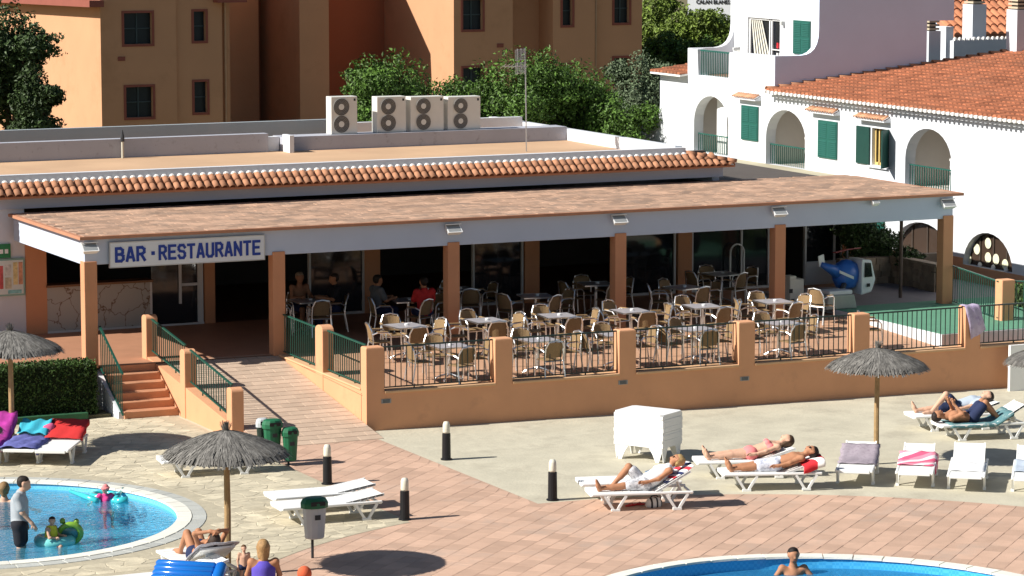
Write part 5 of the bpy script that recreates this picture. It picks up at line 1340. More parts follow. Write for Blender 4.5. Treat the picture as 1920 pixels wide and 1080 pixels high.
def stand(arm_r=None, arm_l=None):
    J = dict(pel=V3(0, 0, .95), chest=V3(.01, 0, 1.28), neck=V3(0, 0, 1.47), head=V3(.02, 0, 1.63), face=V3(1, 0, -.15), up=V3(0, 0, 1))
    for s, n in ((1, 'l'), (-1, 'r')):
        J['sh' + n] = V3(0, s * .185, 1.40); J['el' + n] = V3(-.02, s * .24, 1.13); J['wr' + n] = V3(.06, s * .24, .90); J['ha' + n] = V3(.09, s * .235, .81)
        J['hip' + n] = V3(0, s * .095, .90); J['kn' + n] = V3(.02, s * .11, .49); J['an' + n] = V3(-.02, s * .115, .08); J['to' + n] = V3(.15, s * .13, .035)
    return J
def sit(arms='table'):
    J = dict(pel=V3(0, 0, .56), chest=V3(.02, 0, .88), neck=V3(.03, 0, 1.07), head=V3(.06, 0, 1.22), face=V3(1, 0, -.2), up=V3(0, 0, 1))
    for s, n in ((1, 'l'), (-1, 'r')):
        J['sh' + n] = V3(.02, s * .185, 1.0); J['el' + n] = V3(.14, s * .24, .76); J['wr' + n] = V3(.38, s * .15, .80); J['ha' + n] = V3(.46, s * .12, .80)
        J['hip' + n] = V3(.02, s * .09, .53); J['kn' + n] = V3(.44, s * .12, .52); J['an' + n] = V3(.42, s * .12, .09); J['to' + n] = V3(.58, s * .13, .04)
    return J
def lie(deg, kl=False, kr=False, arms='side', z0=.335, px=.10):
    a = R(deg); t = V3(math.cos(a), 0, math.sin(a)); n_ = V3(-math.sin(a), 0, math.cos(a)); pel = V3(px, 0, z0 + .105)
    base = pel + V3(.02, 0, .01)
    J = dict(pel=pel, chest=base + .33 * t + .01 * n_, neck=base + .53 * t + .01 * n_, head=base + .70 * t + .035 * n_, face=nz(n_ - .25 * t), up=t)
    for s, n in ((1, 'l'), (-1, 'r')):
        sh = base + .46 * t + V3(0, s * .18, 0); J['sh' + n] = sh
        if arms == 'side': J['el' + n] = sh - .25 * t + V3(0, s * .07, -.0); J['wr' + n] = J['el' + n] + V3(-.23, s * .0, .0 if deg < 10 else -.05); J['ha' + n] = J['wr' + n] + V3(-.09, 0, 0)
        elif arms == 'head': J['el' + n] = sh + .16 * t + .17 * n_ + V3(0, s * .10, 0); J['wr' + n] = J['head'] + .10 * t + .10 * n_ + V3(0, s * .07, 0); J['ha' + n] = J['head'] + .13 * t + .06 * n_ + V3(0, -s * .01, 0)
        elif arms == 'read': J['el' + n] = sh - .20 * t + .10 * n_ + V3(0, s * .08, 0); J['wr' + n] = J['el' + n] + .14 * t + .19 * n_ - V3(0, s * .12, 0); J['ha' + n] = J['wr' + n] + .06 * n_ + .03 * t
        J['hip' + n] = pel + V3(-.03, s * .09, 0)
        if (kl if s > 0 else kr): J['kn' + n] = pel + V3(-.29, s * .10, .30); J['an' + n] = pel + V3(-.60, s * .10, -.05); J['to' + n] = J['an' + n] + V3(-.19, s * .02, -.02)
        else: J['kn' + n] = pel + V3(-.43, s * .10, -.015); J['an' + n] = pel + V3(-.86, s * .12, -.05); J['to' + n] = J['an' + n] + V3(-.08, s * .04, .16)
    return J
SKINS = {'tan': M('skin_tan', (.42, .20, .11), .62, .10, 9, .15, 60, spec=.2, world=False), 'fair': M('skin_fair', (.60, .36, .25), .62, .10, 9, .15, 60, spec=.2, world=False), 'brown': M('skin_brown', (.34, .16, .09), .62, .10, 9, .15, 60, spec=.2, world=False)}
LIPM = M('lips', (.35, .09, .08), .5, 0, 1)
def person(label, J, T, skin='tan', hair=(.03, .018, .01), hairlen=0, fem=False, clothes=(), glasses=False, fat=1.0, extra=None, h=.017):
    """T: 4x4 from the pose's frame to the world; the root stands at the pose origin"""
    loc = T.translation; t = thing('person', label, 'person', loc)
    inv = Matrix.Translation(-loc); A = np.array(inv @ T)
    W_ = lambda v: v @ A[:3, :3].T + A[:3, 3]
    up, fc = nz(J['up']), nz(J['face']); sd = nz(np.cross(up, fc)); H = J['head']
    torso = lambda e=0: [(J['pel'], J['chest'], .125 * fat + e, .125 * fat + e), (J['pel'] + sd * .07, J['chest'] + sd * .075, .085 * fat + e, .095 + e), (J['pel'] - sd * .07, J['chest'] - sd * .075, .085 * fat + e, .095 + e), (J['chest'], J['neck'] - .04 * up, .115 + e, .07 + e)]
    pelvis = lambda e=0: [(J['hipl'], J['hipr'], (.118 if fem else .108) * fat + e, (.118 if fem else .108) * fat + e)]
    def limb(a, b, r0, r1, e=0, f=1.0): a_, b_ = J[a], J[b]; return (a_, a_ + (b_ - a_) * f, r0 + e, r0 + (r1 - r0) * f + e)
    g = .9 if fem else 1.0
    pr = torso() + pelvis()
    if fem: pr += [(J['chest'] + fc * .09 + sd * .075, J['chest'] + fc * .10 + sd * .08, .06, .055), (J['chest'] + fc * .09 - sd * .075, J['chest'] + fc * .10 - sd * .08, .06, .055)]
    pr += [(J['shl'], J['chest'], .062, .09), (J['shr'], J['chest'], .062, .09), (J['neck'] - .03 * up, H - .03 * up, .056 * g, .054 * g)]
    pr += [(H - .065 * up + fc * .03, H + .01 * up + fc * .015, .062, .080), (H + .01 * up + fc * .02, H + .03 * up - fc * .02, .086, .090)]
    pr += [(H - .005 * up + fc * .095, H - .04 * up + fc * .115, .012, .016)]
    for s in (1, -1): pr += [(H + sd * s * .088 - .02 * up, H + sd * s * .092 + .015 * up, .016, .018)]
    for n in 'lr':
        pr += [limb('sh' + n, 'el' + n, .054 * g, .043 * g), limb('el' + n, 'wr' + n, .043 * g, .029 * g), limb('wr' + n, 'ha' + n, .030, .034)]
        pr += [limb('hip' + n, 'kn' + n, .092 * fat, .060), limb('kn' + n, 'an' + n, .061, .038)]
        an = J['an' + n]; to = J['to' + n]; mid = an + (to - an) * .4
        shin = nz(an - J['kn' + n]); calf_n = nz(np.cross(np.cross(shin, to - an), shin))
        pr += [(J['kn' + n] + (an - J['kn' + n]) * .12 - calf_n * .015, J['kn' + n] + (an - J['kn' + n]) * .5 - calf_n * .012, .056, .050)]
        pr += [(an + shin * .03 - nz(to - an) * .03, mid + shin * .02, .038, .040), (mid + shin * .01, to, .040, .026)]
    v, f = sdf_mesh(pr, h)
    v = [tuple(p) for p in W_(v)]; f = [tuple(int(i) for i in q) for q in f]
    mb = MB(); mb.v, mb.f = v, f
    for n, s in (('l', 1), ('r', -1)):                     # fingers, thumb, toes
        d = nz(J['ha' + n] - J['wr' + n]); ref = nz(J['ha' + n] - J['el' + n] + V3(.01, .02, .03)); side = np.cross(d, nz(np.cross(d, up) + .3 * fc)); side = nz(side); pal = np.cross(d, side)
        for i, Lf in enumerate((.062, .074, .078, .068)):
            p0 = J['ha' + n] + side * (-.027 + i * .018); pts = [p0 - d * .01, p0 + d * Lf * .55 + pal * .004, p0 + d * Lf * .9 + pal * .022]
            mb.tube([W_(q) for q in pts], [.0098, .009, .0072], 6)
        p0 = J['wr' + n] + (J['ha' + n] - J['wr' + n]) * .45 + side * .027; mb.tube([W_(p0), W_(p0 + side * .028 + d * .025), W_(p0 + side * .034 + d * .058)], [.012, .0105, .008], 6)
        to = J['to' + n]; fd = nz(to - J['an' + n]); fs_ = nz(np.cross(fd, J['kn' + n] - J['an' + n]))
        for i in range(5): p0 = to + fs_ * (-.024 + i * .012); mb.tube([W_(p0), W_(p0 + fd * (.034 - .003 * i))], [.0085, .0075], 5)
    b = mb.build('body', SKINS[skin], t, smooth=True, local=True)
    for s in (1, -1):
        c = H + fc * .088 + sd * s * .034 + up * .006
        mb = MB(); e = np.array([c - sd * .016, c - up * .008 + fc * .004, c + sd * .016, c + up * .008 + fc * .004]); e2 = e - fc * .012
        mb.add([tuple(q) for q in W_(np.concatenate([e, e2]))], [(0, 1, 2, 3), (0, 4, 5, 1), (1, 5, 6, 2), (2, 6, 7, 3), (3, 7, 4, 0)]); mb.build('eye', BLACK, b, local=True)
    c = H + fc * .093 - up * .075
    mb = MB(); e = np.array([c - sd * .024, c - up * .008, c + sd * .024, c + up * .007]) + fc * .004; mb.add([tuple(q) for q in W_(np.concatenate([e, e - fc * .02]))], [(0, 1, 2, 3), (0, 4, 5, 1), (1, 5, 6, 2), (2, 6, 7, 3), (3, 7, 4, 0)]); mb.build('mouth', LIPM, b, local=True)
    if glasses:
        mb = MB()
        for s in (1, -1):
            c = W_(H + fc * .102 + sd * s * .036 + up * .006); mb.obox(c, Vector(A[:3, :3] @ (sd * .032)), Vector(A[:3, :3] @ (up * .021)), Vector(A[:3, :3] @ (fc * .006)))
            mb.tube([W_(H + fc * .095 + sd * s * .066 + up * .01), W_(H + sd * s * .1 + up * .01)], .004, 4)
        mb.build('sunglasses', BLACK, t, local=True)
    def sub(name, prims, mat, hh=.018, k=.03):
        v, f = sdf_mesh(prims, hh, k); m = MB(); m.v = [tuple(p) for p in W_(v)]; m.f = [tuple(int(i) for i in q) for q in f]; return m.build(name, mat, t, smooth=True, local=True)
    hm = M('hair_%d_%d' % (hair[0] * 1000, hair[1] * 1000), hair, .6, .4, 30, .4, 120, world=False)
    hp_ = [(H + .045 * up - fc * .0, H + .03 * up - fc * .035, .088, .094), (H - .01 * up - fc * .045, H + .03 * up - fc * .03, .082, .088)]
    if hairlen: hp_ += [(H - fc * .055, H - fc * .06 - up * (.06 + hairlen), .088, .05), (H + sd * .06 - fc * .02, H + sd * .055 - fc * .05 - up * (.04 + hairlen * .8), .05, .035), (H - sd * .06 - fc * .02, H - sd * .055 - fc * .05 - up * (.04 + hairlen * .8), .05, .035)]
    sub('hair', hp_, hm, .014, .02)
    e = .016
    for kind, mat in clothes:
        if kind == 'shirt': sub('shirt', torso(e) + pelvis(e) + [limb('sh' + n, 'el' + n, .062, .058, e, .72) for n in 'lr'] + [(J['shl'], J['chest'], .066 + e, .09 + e), (J['shr'], J['chest'], .066 + e, .09 + e)], mat)
        if kind == 'tank': sub('tank_top', torso(e) + [(J['pel'], J['chest'], .13 * fat + e, .13 + e)] + [(J['chest'] + sd * s * .08, J['chest'] + (J['neck'] - J['chest']) * .7 + sd * s * .09, .07 + e, .05 + e) for s in (1, -1)] + ([(J['chest'] + fc * .09 + sd * s * .075, J['chest'] + fc * .10 + sd * s * .08, .06 + e, .055 + e) for s in (1, -1)] if fem else []), mat)
        if kind == 'shorts': sub('shorts', pelvis(e) + [(J['pel'], J['pel'] + (J['chest'] - J['pel']) * .2, .125 * fat + e, .12 * fat + e)] + [limb('hip' + n, 'kn' + n, .098 * fat, .085, e, .72) for n in 'lr'], mat)
        if kind == 'trunks': sub('briefs', pelvis(e) + [limb('hip' + n, 'kn' + n, .092 * fat, .08, e, .14) for n in 'lr'], mat)
        if kind == 'bra': sub('bikini_top', [(J['chest'] + fc * .09 + sd * s * .075, J['chest'] + fc * .10 + sd * s * .085, .068, .062) for s in (1, -1)] + [(J['chest'] + sd * .12, J['chest'] - sd * .12, .09, .09)], mat)
        if kind == 'suit': sub('swimsuit', torso(e)[:3] + pelvis(e) + [limb('hip' + n, 'kn' + n, .092 * fat, .085, e, .12) for n in 'lr'], mat)
        if kind == 'trousers': sub('trousers', pelvis(e) + [limb('hip' + n, 'kn' + n, .095, .07, e) for n in 'lr'] + [limb('kn' + n, 'an' + n, .07, .05, e, .9) for n in 'lr'], mat)
        if kind == 'hat': sub('sun_hat', [(H + .05 * up, H + .07 * up - fc * .01, .105, .095)] + [(H + .03 * up + sd * .11 * math.cos(q) + fc * .11 * math.sin(q), H + .03 * up + sd * .11 * math.cos(q + .5) + fc * .11 * math.sin(q + .5), .03, .03) for q in np.arange(0, 6.3, .5)], mat)
    return t
CL = lambda n, c, **k: M('cloth_' + n, c, .85, k.get('var', .08), k.get('scale', 5), .2, 60, world=False, dirt=k.get('dirt'), dscale=k.get('dscale', 14), dth=k.get('dth', .55))
GREY, BLK, WHT = CL('grey', (.36, .38, .40)), CL('black', (.015, .015, .02)), CL('white', (.78, .78, .78))
FLOR = CL('floral', (.66, .68, .74), dirt=(.10, .13, .26), dscale=13, dth=.46); FLOR2 = CL('floral_grey', (.62, .62, .64), dirt=(.12, .12, .14), dscale=18, dth=.44)
PINK, CORAL, PURP, NAVY = CL('pink', (.72, .06, .24)), CL('coral', (.74, .22, .22)), CL('purple', (.10, .07, .42)), CL('navy', (.02, .03, .08))
REDC, YEL, TEAL, LBL = CL('red', (.55, .03, .03)), CL('yellow', (.78, .70, .06)), CL('teal', (.02, .22, .22)), CL('pale_blue', (.42, .48, .56))
def at(x, y, z, rz, s=1.0): return Matrix.Translation(Vector((x, y, z))) @ Matrix.Rotation(rz, 4, 'Z') @ Matrix.Scale(s, 4)
IMR = -YAW                                   # heading that points to the right in the picture
# children's pool
q = P(38, 1024, -.11); J = stand(); J['neck'] = V3(.03, 0, 1.46); J['head'] = V3(.09, 0, 1.61); J['face'] = nz(V3(1, 0, -.35)); J['chest'] = V3(.0, 0, 1.28)
J['elr'] = V3(.08, -.22, 1.14); J['wrr'] = V3(.24, -.20, .95); J['har'] = V3(.29, -.19, .87)
person('man in a grey t-shirt and black shorts standing in the small pool', J, at(q.x, q.y, -.615, IMR), 'fair', (.02, .014, .01), 0, False, [('shirt', GREY), ('shorts', BLK)], fat=1.12)
q = P(97, 1022, -.11); J = sit(); J['wrl'] = V3(.30, .2, .78); J['wrr'] = V3(.30, -.2, .78); J['hal'] = V3(.37, .18, .77); J['har'] = V3(.37, -.18, .77); J['face'] = V3(.6, -.8, -.1)
person('small child in a yellow vest sitting in the turtle swim ring', J, at(q.x, q.y + .05, -.42, IMR - .5, .60), 'fair', (.03, .015, .01), 0, False, [('tank', YEL), ('shorts', REDC)], h=.02)
q = P(197, 938, -.11); J = sit(); J['face'] = V3(.3, -.95, -.1)
for n, s in (('l', 1), ('r', -1)): J['el' + n] = V3(.06, s * .36, .86); J['wr' + n] = V3(.14, s * .52, .80); J['ha' + n] = V3(.16, s * .58, .79)
person('child in a pink swim shirt and hat floating with turquoise tubes', J, at(q.x, q.y, -.60, IMR - 1.2, .58), 'fair', (.05, .02, .02), 0, False, [('shirt', PINK), ('trunks', PINK), ('hat', CORAL)], h=.02)
q = P(8, 940, -.11); J = stand(); J['elr'] = V3(.05, -.34, 1.30); J['wrr'] = V3(.12, -.52, 1.22); J['har'] = V3(.15, -.60, 1.19); J['ell'] = V3(.1, .34, 1.3); J['wrl'] = V3(.18, .5, 1.2); J['hal'] = V3(.2, .58, 1.18)
person('bather with bare shoulders low in the water behind the man in grey', J, at(q.x, q.y, -1.50, IMR + 1.5), 'fair', (.24, .14, .06), .05, True, [('suit', NAVY)])
# big pool
q = P(1487, 1076, -.20); J = stand(); J['face'] = nz(V3(1, .1, .0))
for n, s in (('l', 1), ('r', -1)): J['el' + n] = V3(.06, s * .34, 1.22); J['wr' + n] = V3(.26, s * .30, 1.17); J['ha' + n] = V3(.34, s * .27, 1.16)
person('dark-haired bare-chested man standing chest deep in the big pool', J, at(q.x, q.y, -1.50, -math.pi / 2 - .35), 'tan', (.012, .008, .006), 0, False, [('shorts', NAVY)])
# sunbathers
def on(key): return LG[key][0]
J = lie(32, True, False); J['face'] = nz(J['face'] + V3(-.35, .3, .1))
person('woman in a white top and patterned shorts reclining with one knee raised', J, on('L1'), 'tan', (.42, .28, .12), .02, True, [('tank', WHT), ('shorts', FLOR2)], True)
person('man in pale floral shorts lying on a lounger with sunglasses', lie(16), on('L3'), 'tan', (.015, .01, .008), 0, False, [('shorts', FLOR)], True)
person('woman in a pink bikini lying behind the man in floral shorts', lie(16), on('L4') @ Matrix.Translation((.06, 0, 0)), 'fair', (.075, .04, .02), .12, True, [('bra', CORAL), ('trunks', CORAL)])
FLIP = Matrix.Rotation(math.pi, 4, 'Z')
person('tanned person in dark blue shorts lying with knees raised on the right-hand lounger pair', lie(0, True, True, 'read'), on('L9') @ Matrix.Translation((-.12, 0, .0)) @ FLIP, 'tan', (.02, .012, .01), 0, False, [('shorts', NAVY)])
person('person in a pale blue shirt lying at the back of the right-hand lounger pair', lie(14, False, True), on('L10'), 'fair', (.03, .02, .015), 0, False, [('shirt', LBL), ('shorts', NAVY)])
person('woman in a dark bikini lying with both arms over her head at the bottom edge', lie(28, True, True, 'head'), on('L18'), 'tan', (.05, .03, .02), .05, True, [('bra', NAVY), ('trunks', NAVY)])
q = P(495, 1158); J = sit()
for n, s in (('l', 1), ('r', -1)): J['el' + n] = V3(.10, s * .25, .78); J['wr' + n] = V3(.30, s * .2, .62); J['ha' + n] = V3(.37, s * .18, .6)
person('woman in a purple swimsuit with blond hair sitting with her back turned', J, at(q.x, q.y, -.12, math.pi / 2 - YAW + .1), 'tan', (.36, .21, .09), .14, True, [('suit', PURP)], fat=1.12)
q = P(458, 1106); person('bare toddler with brown hair standing beside the woman in purple', stand(), at(q.x, q.y, .004, -math.pi / 2 - .2, .42), 'fair', (.10, .05, .02), .02, False, [('trunks', NAVY)], h=.022)
one('sitting_stool', MB().box(-.22, .22, -.22, .22, 0, .32), WHITEP, 'low white plastic stool under the woman in the purple swimsuit', 'stool', bevel=.03)
bpy.data.objects['sitting_stool'].location = (*P(495, 1158).xy, .004)
# guests in the shade of the canopy
for (x, y, rz, lb, sk, hr, cl) in ((3.3, 7.25, .1, 'seated guest in a grey shirt in the shade behind the second canopy column', 'tan', (.02, .015, .01), [('shirt', CL('shaded_grey', (.12, .13, .14))), ('trousers', NAVY)]),  # shirt grey darkened so the canopy shade is in its colour
                                   (4.15, 6.38, 1.5, 'seated guest in a red shirt with back turned under the canopy', 'tan', (.015, .01, .008), [('shirt', REDC), ('shorts', NAVY)]),
                                   (1.9, 8.55, -1.5, 'bare-chested guest sitting at the back table under the canopy', 'brown', (.25, .2, .15), [('shorts', NAVY)]),
                                   (2.6, 7.95, 3.0, 'seated guest in dark clothes at the leftmost shaded table', 'tan', (.03, .02, .015), [('shirt', BLK), ('trousers', NAVY)])):
    person(lb, sit(), at(x, y, FZ - .0, rz), sk, hr, 0, False, cl, h=.02)

# ------------------------------------------------------------------ towels and pool things
def sheet_cloth(name, label, cat, T, deg, x0, x1, y0, y1, mat, z=.014, nx=16, ny=12, wob=.012, seed=1, drop=.33):
    """a towel following the lounger's profile, hanging over its sides"""
    a = R(deg); g_ = random.Random(seed); ph = [g_.uniform(0, 6) for _ in range(4)]; vs = []
    for i in range(nx + 1):
        for j in range(ny + 1):
            x = x0 + (x1 - x0) * i / nx; y = y0 + (y1 - y0) * j / ny
            zz = .338 + (max(0, x - .22)) * math.tan(a) + z + wob * (math.sin(x * 17 + ph[0] + y * 5) * .5 + math.sin(y * 21 + ph[1] + x * 6) * .5 + .6)
            yy = y
            if abs(y) > drop: over = abs(y) - drop; zz -= over * .92; yy = math.copysign(drop + .035 + .012 * math.sin(x * 19 + ph[2]), y)
            vs.append(tuple(T @ Vector((x + .01 * math.sin(y * 13 + ph[3]), yy, zz))))
    k = ny + 1; fs = [(i * k + j, i * k + j + 1, (i + 1) * k + j + 1, (i + 1) * k + j) for i in range(nx) for j in range(ny)]
    o = MB().add(vs, fs).build(name, mat, smooth=True); m = o.modifiers.new('thick', 'SOLIDIFY'); m.thickness = .009; m.offset = 1
    return tag(o, label, cat)
def striped(name, cols, scale, axis=0):
    m = bpy.data.materials.new(name); m.use_nodes = True; n = m.node_tree.nodes; l = m.node_tree.links; b = n['Principled BSDF']; b.inputs['Roughness'].default_value = .9
    tc = n.new('ShaderNodeTexCoord'); sx_ = n.new('ShaderNodeSeparateXYZ'); l.new(tc.outputs['Generated'], sx_.inputs[0])
    mu = n.new('ShaderNodeMath'); mu.operation = 'MULTIPLY'; mu.inputs[1].default_value = scale; l.new(sx_.outputs[axis], mu.inputs[0]); fr_ = n.new('ShaderNodeMath'); fr_.operation = 'FRACT'; l.new(mu.outputs[0], fr_.inputs[0])
    cr = n.new('ShaderNodeValToRGB'); cr.color_ramp.interpolation = 'CONSTANT'; e = cr.color_ramp.elements
    for i, c in enumerate(cols):
        el = e[i] if i < 2 else e.new(i / len(cols)); el.position = i / len(cols); el.color = (*c, 1)
    l.new(fr_.outputs[0], cr.inputs[0]); l.new(cr.outputs[0], b.inputs['Base Color']); return m
sheet_cloth('beach_towel', 'red white and blue towel behind the head of the woman in white', 'towel', on('L1'), 30, .42, .95, -.28, .30, striped('towel_flag', [(.02, .03, .10), (.75, .74, .74), (.55, .03, .05), (.75, .74, .74)], 2.5), seed=2)
sheet_cloth('beach_towel', 'slate blue towel on the head end of the lounger behind the woman', 'towel', on('L2'), 18, .35, .97, -.33, .33, CL('slate', (.16, .22, .30)), seed=3)
sheet_cloth('beach_towel', 'red and white towel under the head of the man in floral shorts', 'towel', on('L3'), 18, .55, .96, -.50, .36, striped('towel_red', [(.60, .02, .03), (.60, .02, .03), (.76, .74, .72)], 1.6, 0), seed=4)
sheet_cloth('beach_towel', 'grey patterned towel over the lounger beside the parasol pole', 'towel', on('L5'), 18, -.35, .78, -.40, .34, CL('leopard', (.34, .29, .33), dirt=(.16, .12, .16), dscale=18, dth=.5), seed=5)
sheet_cloth('beach_towel', 'pink and white striped towel over the lounger right of the parasol', 'towel', on('L6'), 18, -.30, .55, -.52, .34, striped('towel_pink', [(.70, .10, .20), (.78, .66, .68), (.74, .25, .34)], 3, 1), seed=6)
sheet_cloth('beach_towel', 'white towel on the seat of the empty upright lounger', 'towel', on('L7'), 24, -.55, .25, -.33, .33, WHT, seed=7)
sheet_cloth('beach_towel', 'pale towel on the lounger at the right picture edge', 'towel', on('L8'), 24, -.4, .4, -.33, .33, LBL, seed=8)
sheet_cloth('beach_towel', 'teal patterned towel under the tanned person with raised knees', 'towel', on('L9'), 30, -.8, .6, -.42, .36, CL('teal_pat', (.10, .22, .24), dirt=(.55, .56, .50), dscale=10, dth=.52), z=.006, seed=9)
sheet_cloth('lounger_cushion', 'bright red cushion hung over the lounger back near the hedge', 'cushion', on('L14'), 18, .18, .97, -.40, .40, REDC, z=.03, seed=10)
sheet_cloth('beach_towel', 'turquoise towel bunched on the lounger left of the red cushion', 'towel', on('L15'), 18, .25, .85, -.30, .32, CL('turq', (.05, .42, .55)), z=.05, wob=.05, seed=11)
sheet_cloth('beach_towel', 'blue violet towel hanging over the foot of the lounger by the hedge', 'towel', on('L15'), 18, -.98, .22, -.52, .46, CL('violet', (.12, .13, .36), var=.3), z=.03, wob=.04, seed=12)
sheet_cloth('beach_towel', 'magenta towel on the lounger at the left picture edge', 'towel', on('L16'), 30, -.9, .9, -.52, .46, CL('magenta', (.42, .04, .30), var=.35), z=.03, wob=.05, seed=13)
sheet_cloth('beach_towel', 'pink towel tucked between the turquoise towel and the red cushion', 'towel', on('L15'), 18, .30, .62, -.60, -.18, CL('rose', (.66, .12, .26)), z=.07, wob=.04, seed=14)
# towel on the terrace pillar
mb = MB(); x0 = PX0[5]; vs = []; n = 10
for i in range(n + 1):
    u = i / n; top = 1.775 + .012 * math.sin(u * 9)
    for k, (yy, zz) in enumerate(((.20, top), (.0, top), (-.035 - .01 * math.sin(u * 14), top - .05), (-.04 - .014 * math.sin(u * 16), top - .45 + .08 * math.sin(u * 3)), (-.045, top - .78 + .2 * u))):
        vs.append((x0 - .04 + u * .40 + (.10 * k * .4 if k > 2 else 0), yy, zz))
fs = [(i * 5 + k, i * 5 + k + 1, (i + 1) * 5 + k + 1, (i + 1) * 5 + k) for i in range(n) for k in range(4)]
o = one('beach_towel', mb.add(vs, fs), CL('lilac', (.42, .36, .48), dirt=(.16, .09, .26), dscale=7, dth=.5), 'lilac patterned towel hanging over the terrace wall pillar at right', 'towel', smooth=True)
m = o.modifiers.new('thick', 'SOLIDIFY'); m.thickness = .01
# striped bag, flip flops
q = PG(1226, 951); bg_ = thing('beach_bag', 'white and black striped beach bag under the reclining woman', 'bag', (q.x, q.y, G(q.x) + .006))
MB().lathe([(.15, 0), (.17, .03), (.165, .10), (.12, .16), (.08, .175)], 14, (q.x, q.y, G(q.x) + .006), 1, .6).build('bag_body', striped('bag_stripes', [(.75, .74, .70), (.75, .74, .70), (.02, .02, .025)], 3.2, 0), bg_, smooth=True)
MB().tube([(q.x - .09, q.y, G(q.x) + .15), (q.x - .05, q.y - .02, G(q.x) + .22), (q.x + .05, q.y - .02, G(q.x) + .22), (q.x + .09, q.y, G(q.x) + .15)], .012, 6).build('handle', BLACK, bg_)
for k, (px, py, rz) in enumerate(((1182, 950, .3), (1197, 948, -.2))):
    q = PG(px, py); t = thing('flip_flop', 'red flip flop on the paving, ' + ('left' if k == 0 else 'right') + ' one of the pair beside the bag', 'flip flop', (q.x, q.y, G(q.x) + .016), rz, 'red flip flops')
    MB().prism([(.13 * math.cos(a) * (1 if math.cos(a) > 0 else .95), .048 * math.sin(a) * (1.1 if math.cos(a) > 0 else .85), 0) for a in np.linspace(0, 6.28, 17)[:-1]], (0, 0, .018)).build('sole', REDC, t, local=True)
    MB().tube([(-.01, .045, .018), (.03, .02, .05), (.06, 0, .02), (.03, -.02, .05), (-.01, -.045, .018)], .006, 5).build('strap', REDC, t, local=True)
# swim ring with back
GLOSS = lambda n, c: M('vinyl_' + n, c, .18, .1, 4, spec=.6)
def torus(mb, c, R0, r0, n=28, m=10, ax=(1, 0, 0), ay=(0, 1, 0)):
    ax, ay = Vector(ax), Vector(ay); az = ax.cross(ay); o = len(mb.v)
    for i in range(n):
        a = 2 * math.pi * i / n; d = ax * math.cos(a) + ay * math.sin(a)
        for j in range(m):
            b = 2 * math.pi * j / m; mb.v.append(tuple(Vector(c) + d * (R0 + r0 * math.cos(b)) + az * r0 * math.sin(b)))
    for i in range(n):
        for j in range(m): mb.f.append((o + i * m + j, o + ((i + 1) % n) * m + j, o + ((i + 1) % n) * m + (j + 1) % m, o + i * m + (j + 1) % m))
    return mb
q = P(103, 1018, -.11); sr = thing('swim_ring', 'green and aqua turtle swim ring holding the small child', 'swim ring', (q.x, q.y, -.11))
torus(MB(), (q.x, q.y, -.06), .27, .10).build('ring', GLOSS('aqua', (.20, .62, .58)), sr, smooth=True)
rr3 = Vector((math.cos(IMR), math.sin(IMR), 0)); c = Vector((q.x, q.y, .10)) + rr3 * .26
ndv = Vector((0, -.94, -.35)); shv = [(c + rr3 * (.20 * math.cos(t_)) + Vector((0, -.35, .94)) * (.20 * math.sin(t_) - .05)) for t_ in np.linspace(0, 2 * math.pi, 25)[:-1]]; MB().prism([p_ - ndv * .05 for p_ in shv], ndv * .1).build('shell', GLOSS('turtle', (.06, .20, .22)), sr, smooth=True)
for dx, dz_ in ((-.12, .17), (.12, .16)):
    p_ = c + rr3 * dx + Vector((0, 0, dz_)); MB().lathe([(.02, -.04), (.05, -.02), (.05, .03), (.02, .06)], 9, p_).build('knob', GLOSS('lime', (.20, .38, .04)), sr, smooth=True)
torus(MB(), (c.x, c.y, c.z - .05), .19, .055, 24, 8, tuple(rr3), (0, -.35, .94)).build('rim', GLOSS('lime', (.20, .38, .04)), sr, smooth=True)
# turquoise tubes
q = P(193, 930, -.11); tq = GLOSS('turquoise', (.05, .52, .55))
tb = thing('pool_float', 'turquoise winged pool float round the child in pink', 'pool float', (q.x, q.y, -.11))
a, b = P(132, 921, -.05), P(182, 939, -.08); MB().tube([a, a.lerp(b, .5), b], [.035, .05, .06], 9).build('wing', tq, tb, smooth=True)
a, b, c = P(214, 940, -.08), P(240, 938, -.06), P(231, 917, .0); MB().tube([a, a.lerp(c, .5), c], [.06, .05, .035], 9).build('wing', tq, tb, smooth=True)
MB().tube([a, b], [.06, .08], 9).build('wing', tq, tb, smooth=True)
torus(MB(), (q.x, q.y - .02, -.09), .20, .06).build('ring', tq, tb, smooth=True)
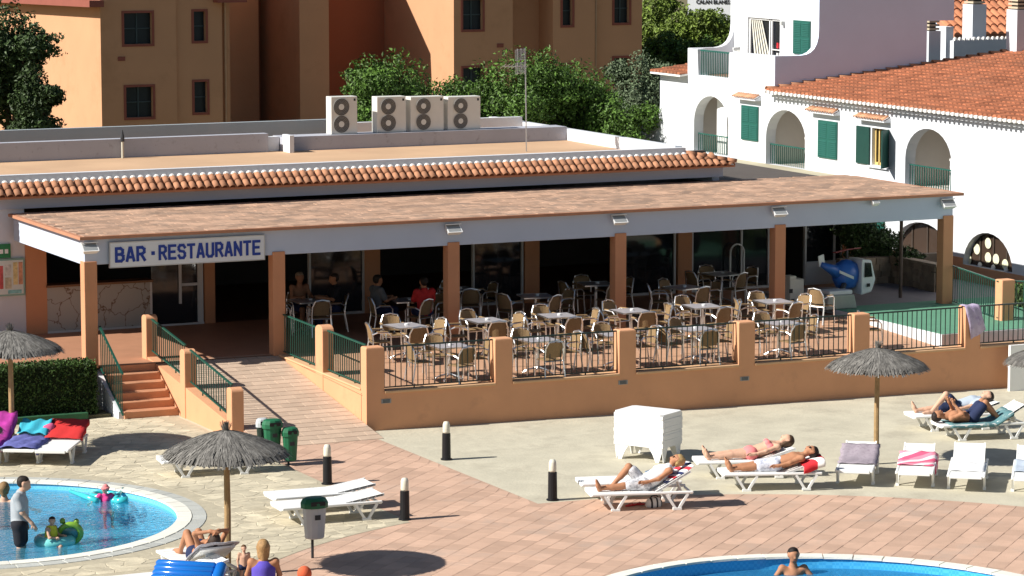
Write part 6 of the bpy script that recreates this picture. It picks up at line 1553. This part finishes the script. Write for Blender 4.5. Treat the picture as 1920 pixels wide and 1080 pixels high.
# blue air mattress
vin = bpy.data.materials.new('vinyl_clear_blue'); vin.use_nodes = True; b = vin.node_tree.nodes['Principled BSDF']; b.inputs['Base Color'].default_value = (.01, .17, .62, 1); b.inputs['Roughness'].default_value = .12; b.inputs['Coat Weight'].default_value = .5; b.inputs['Transmission Weight'].default_value = .25
p0 = P(290, 1064, .46); am = thing('air_mattress', 'shiny blue inflatable air mattress lying on the front lounger', 'air mattress', (p0.x, p0.y, .36))
d = Vector((math.cos(R(-40)), math.sin(R(-40)), 0)); sdv = Vector((-d.y, d.x, 0)) * .7 + Vector((0, 0, .55))
for k in range(5):
    o_ = p0 + sdv * (.11 * (k - 3)); MB().tube([o_, o_ + d * .04, o_ + d * .98, o_ + d * 1.02], [.03, .062, .062, .03], 10).build('air_chamber', vin, am, smooth=True)
o_ = p0 + d * 1.10; MB().tube([o_ + sdv * -.36, o_ + sdv * -.3, o_ + sdv * .12, o_ + sdv * .18], [.05, .10, .10, .05], 11).build('pillow', vin, am, smooth=True)
# ball at the bottom edge, white things
q = P(571, 1089); one('beach_ball', MB().lathe([(.02, 0), (.07, .02), (.115, .07), (.12, .12), (.10, .18), (.055, .22), (.01, .235)], 16, (q.x, q.y, .015)), CL('orange_ball', (.62, .12, .05)), 'orange ball on the paving at the bottom edge', 'ball', smooth=True)
q = P(418, 1066, 0); sheet_cloth('beach_towel', 'pale grey towel with pink pattern hanging on the lounger beside the parasol pole', 'towel', on('L18'), 30, .30, .95, -.36, .34, CL('greypink', (.50, .50, .55), dirt=(.60, .10, .30), dscale=8, dth=.62), seed=20)

q = PY(1383, 510, 10.25); z1 = PY(1383, 458, 10.25).z
one('arched_frame', MB().tube([(q.x - .2, 10.28, FZ + .02), (q.x - .2, 10.28, z1 - .22)] + [(q.x - .2 * math.cos(a), 10.28, z1 - .22 + .22 * math.sin(a)) for a in np.linspace(.2, math.pi - .2, 9)] + [(q.x + .2, 10.28, z1 - .22), (q.x + .2, 10.28, FZ + .02)], .022, 6), WHITEP, 'thin white arched frame standing against the glazing under the canopy', 'frame')
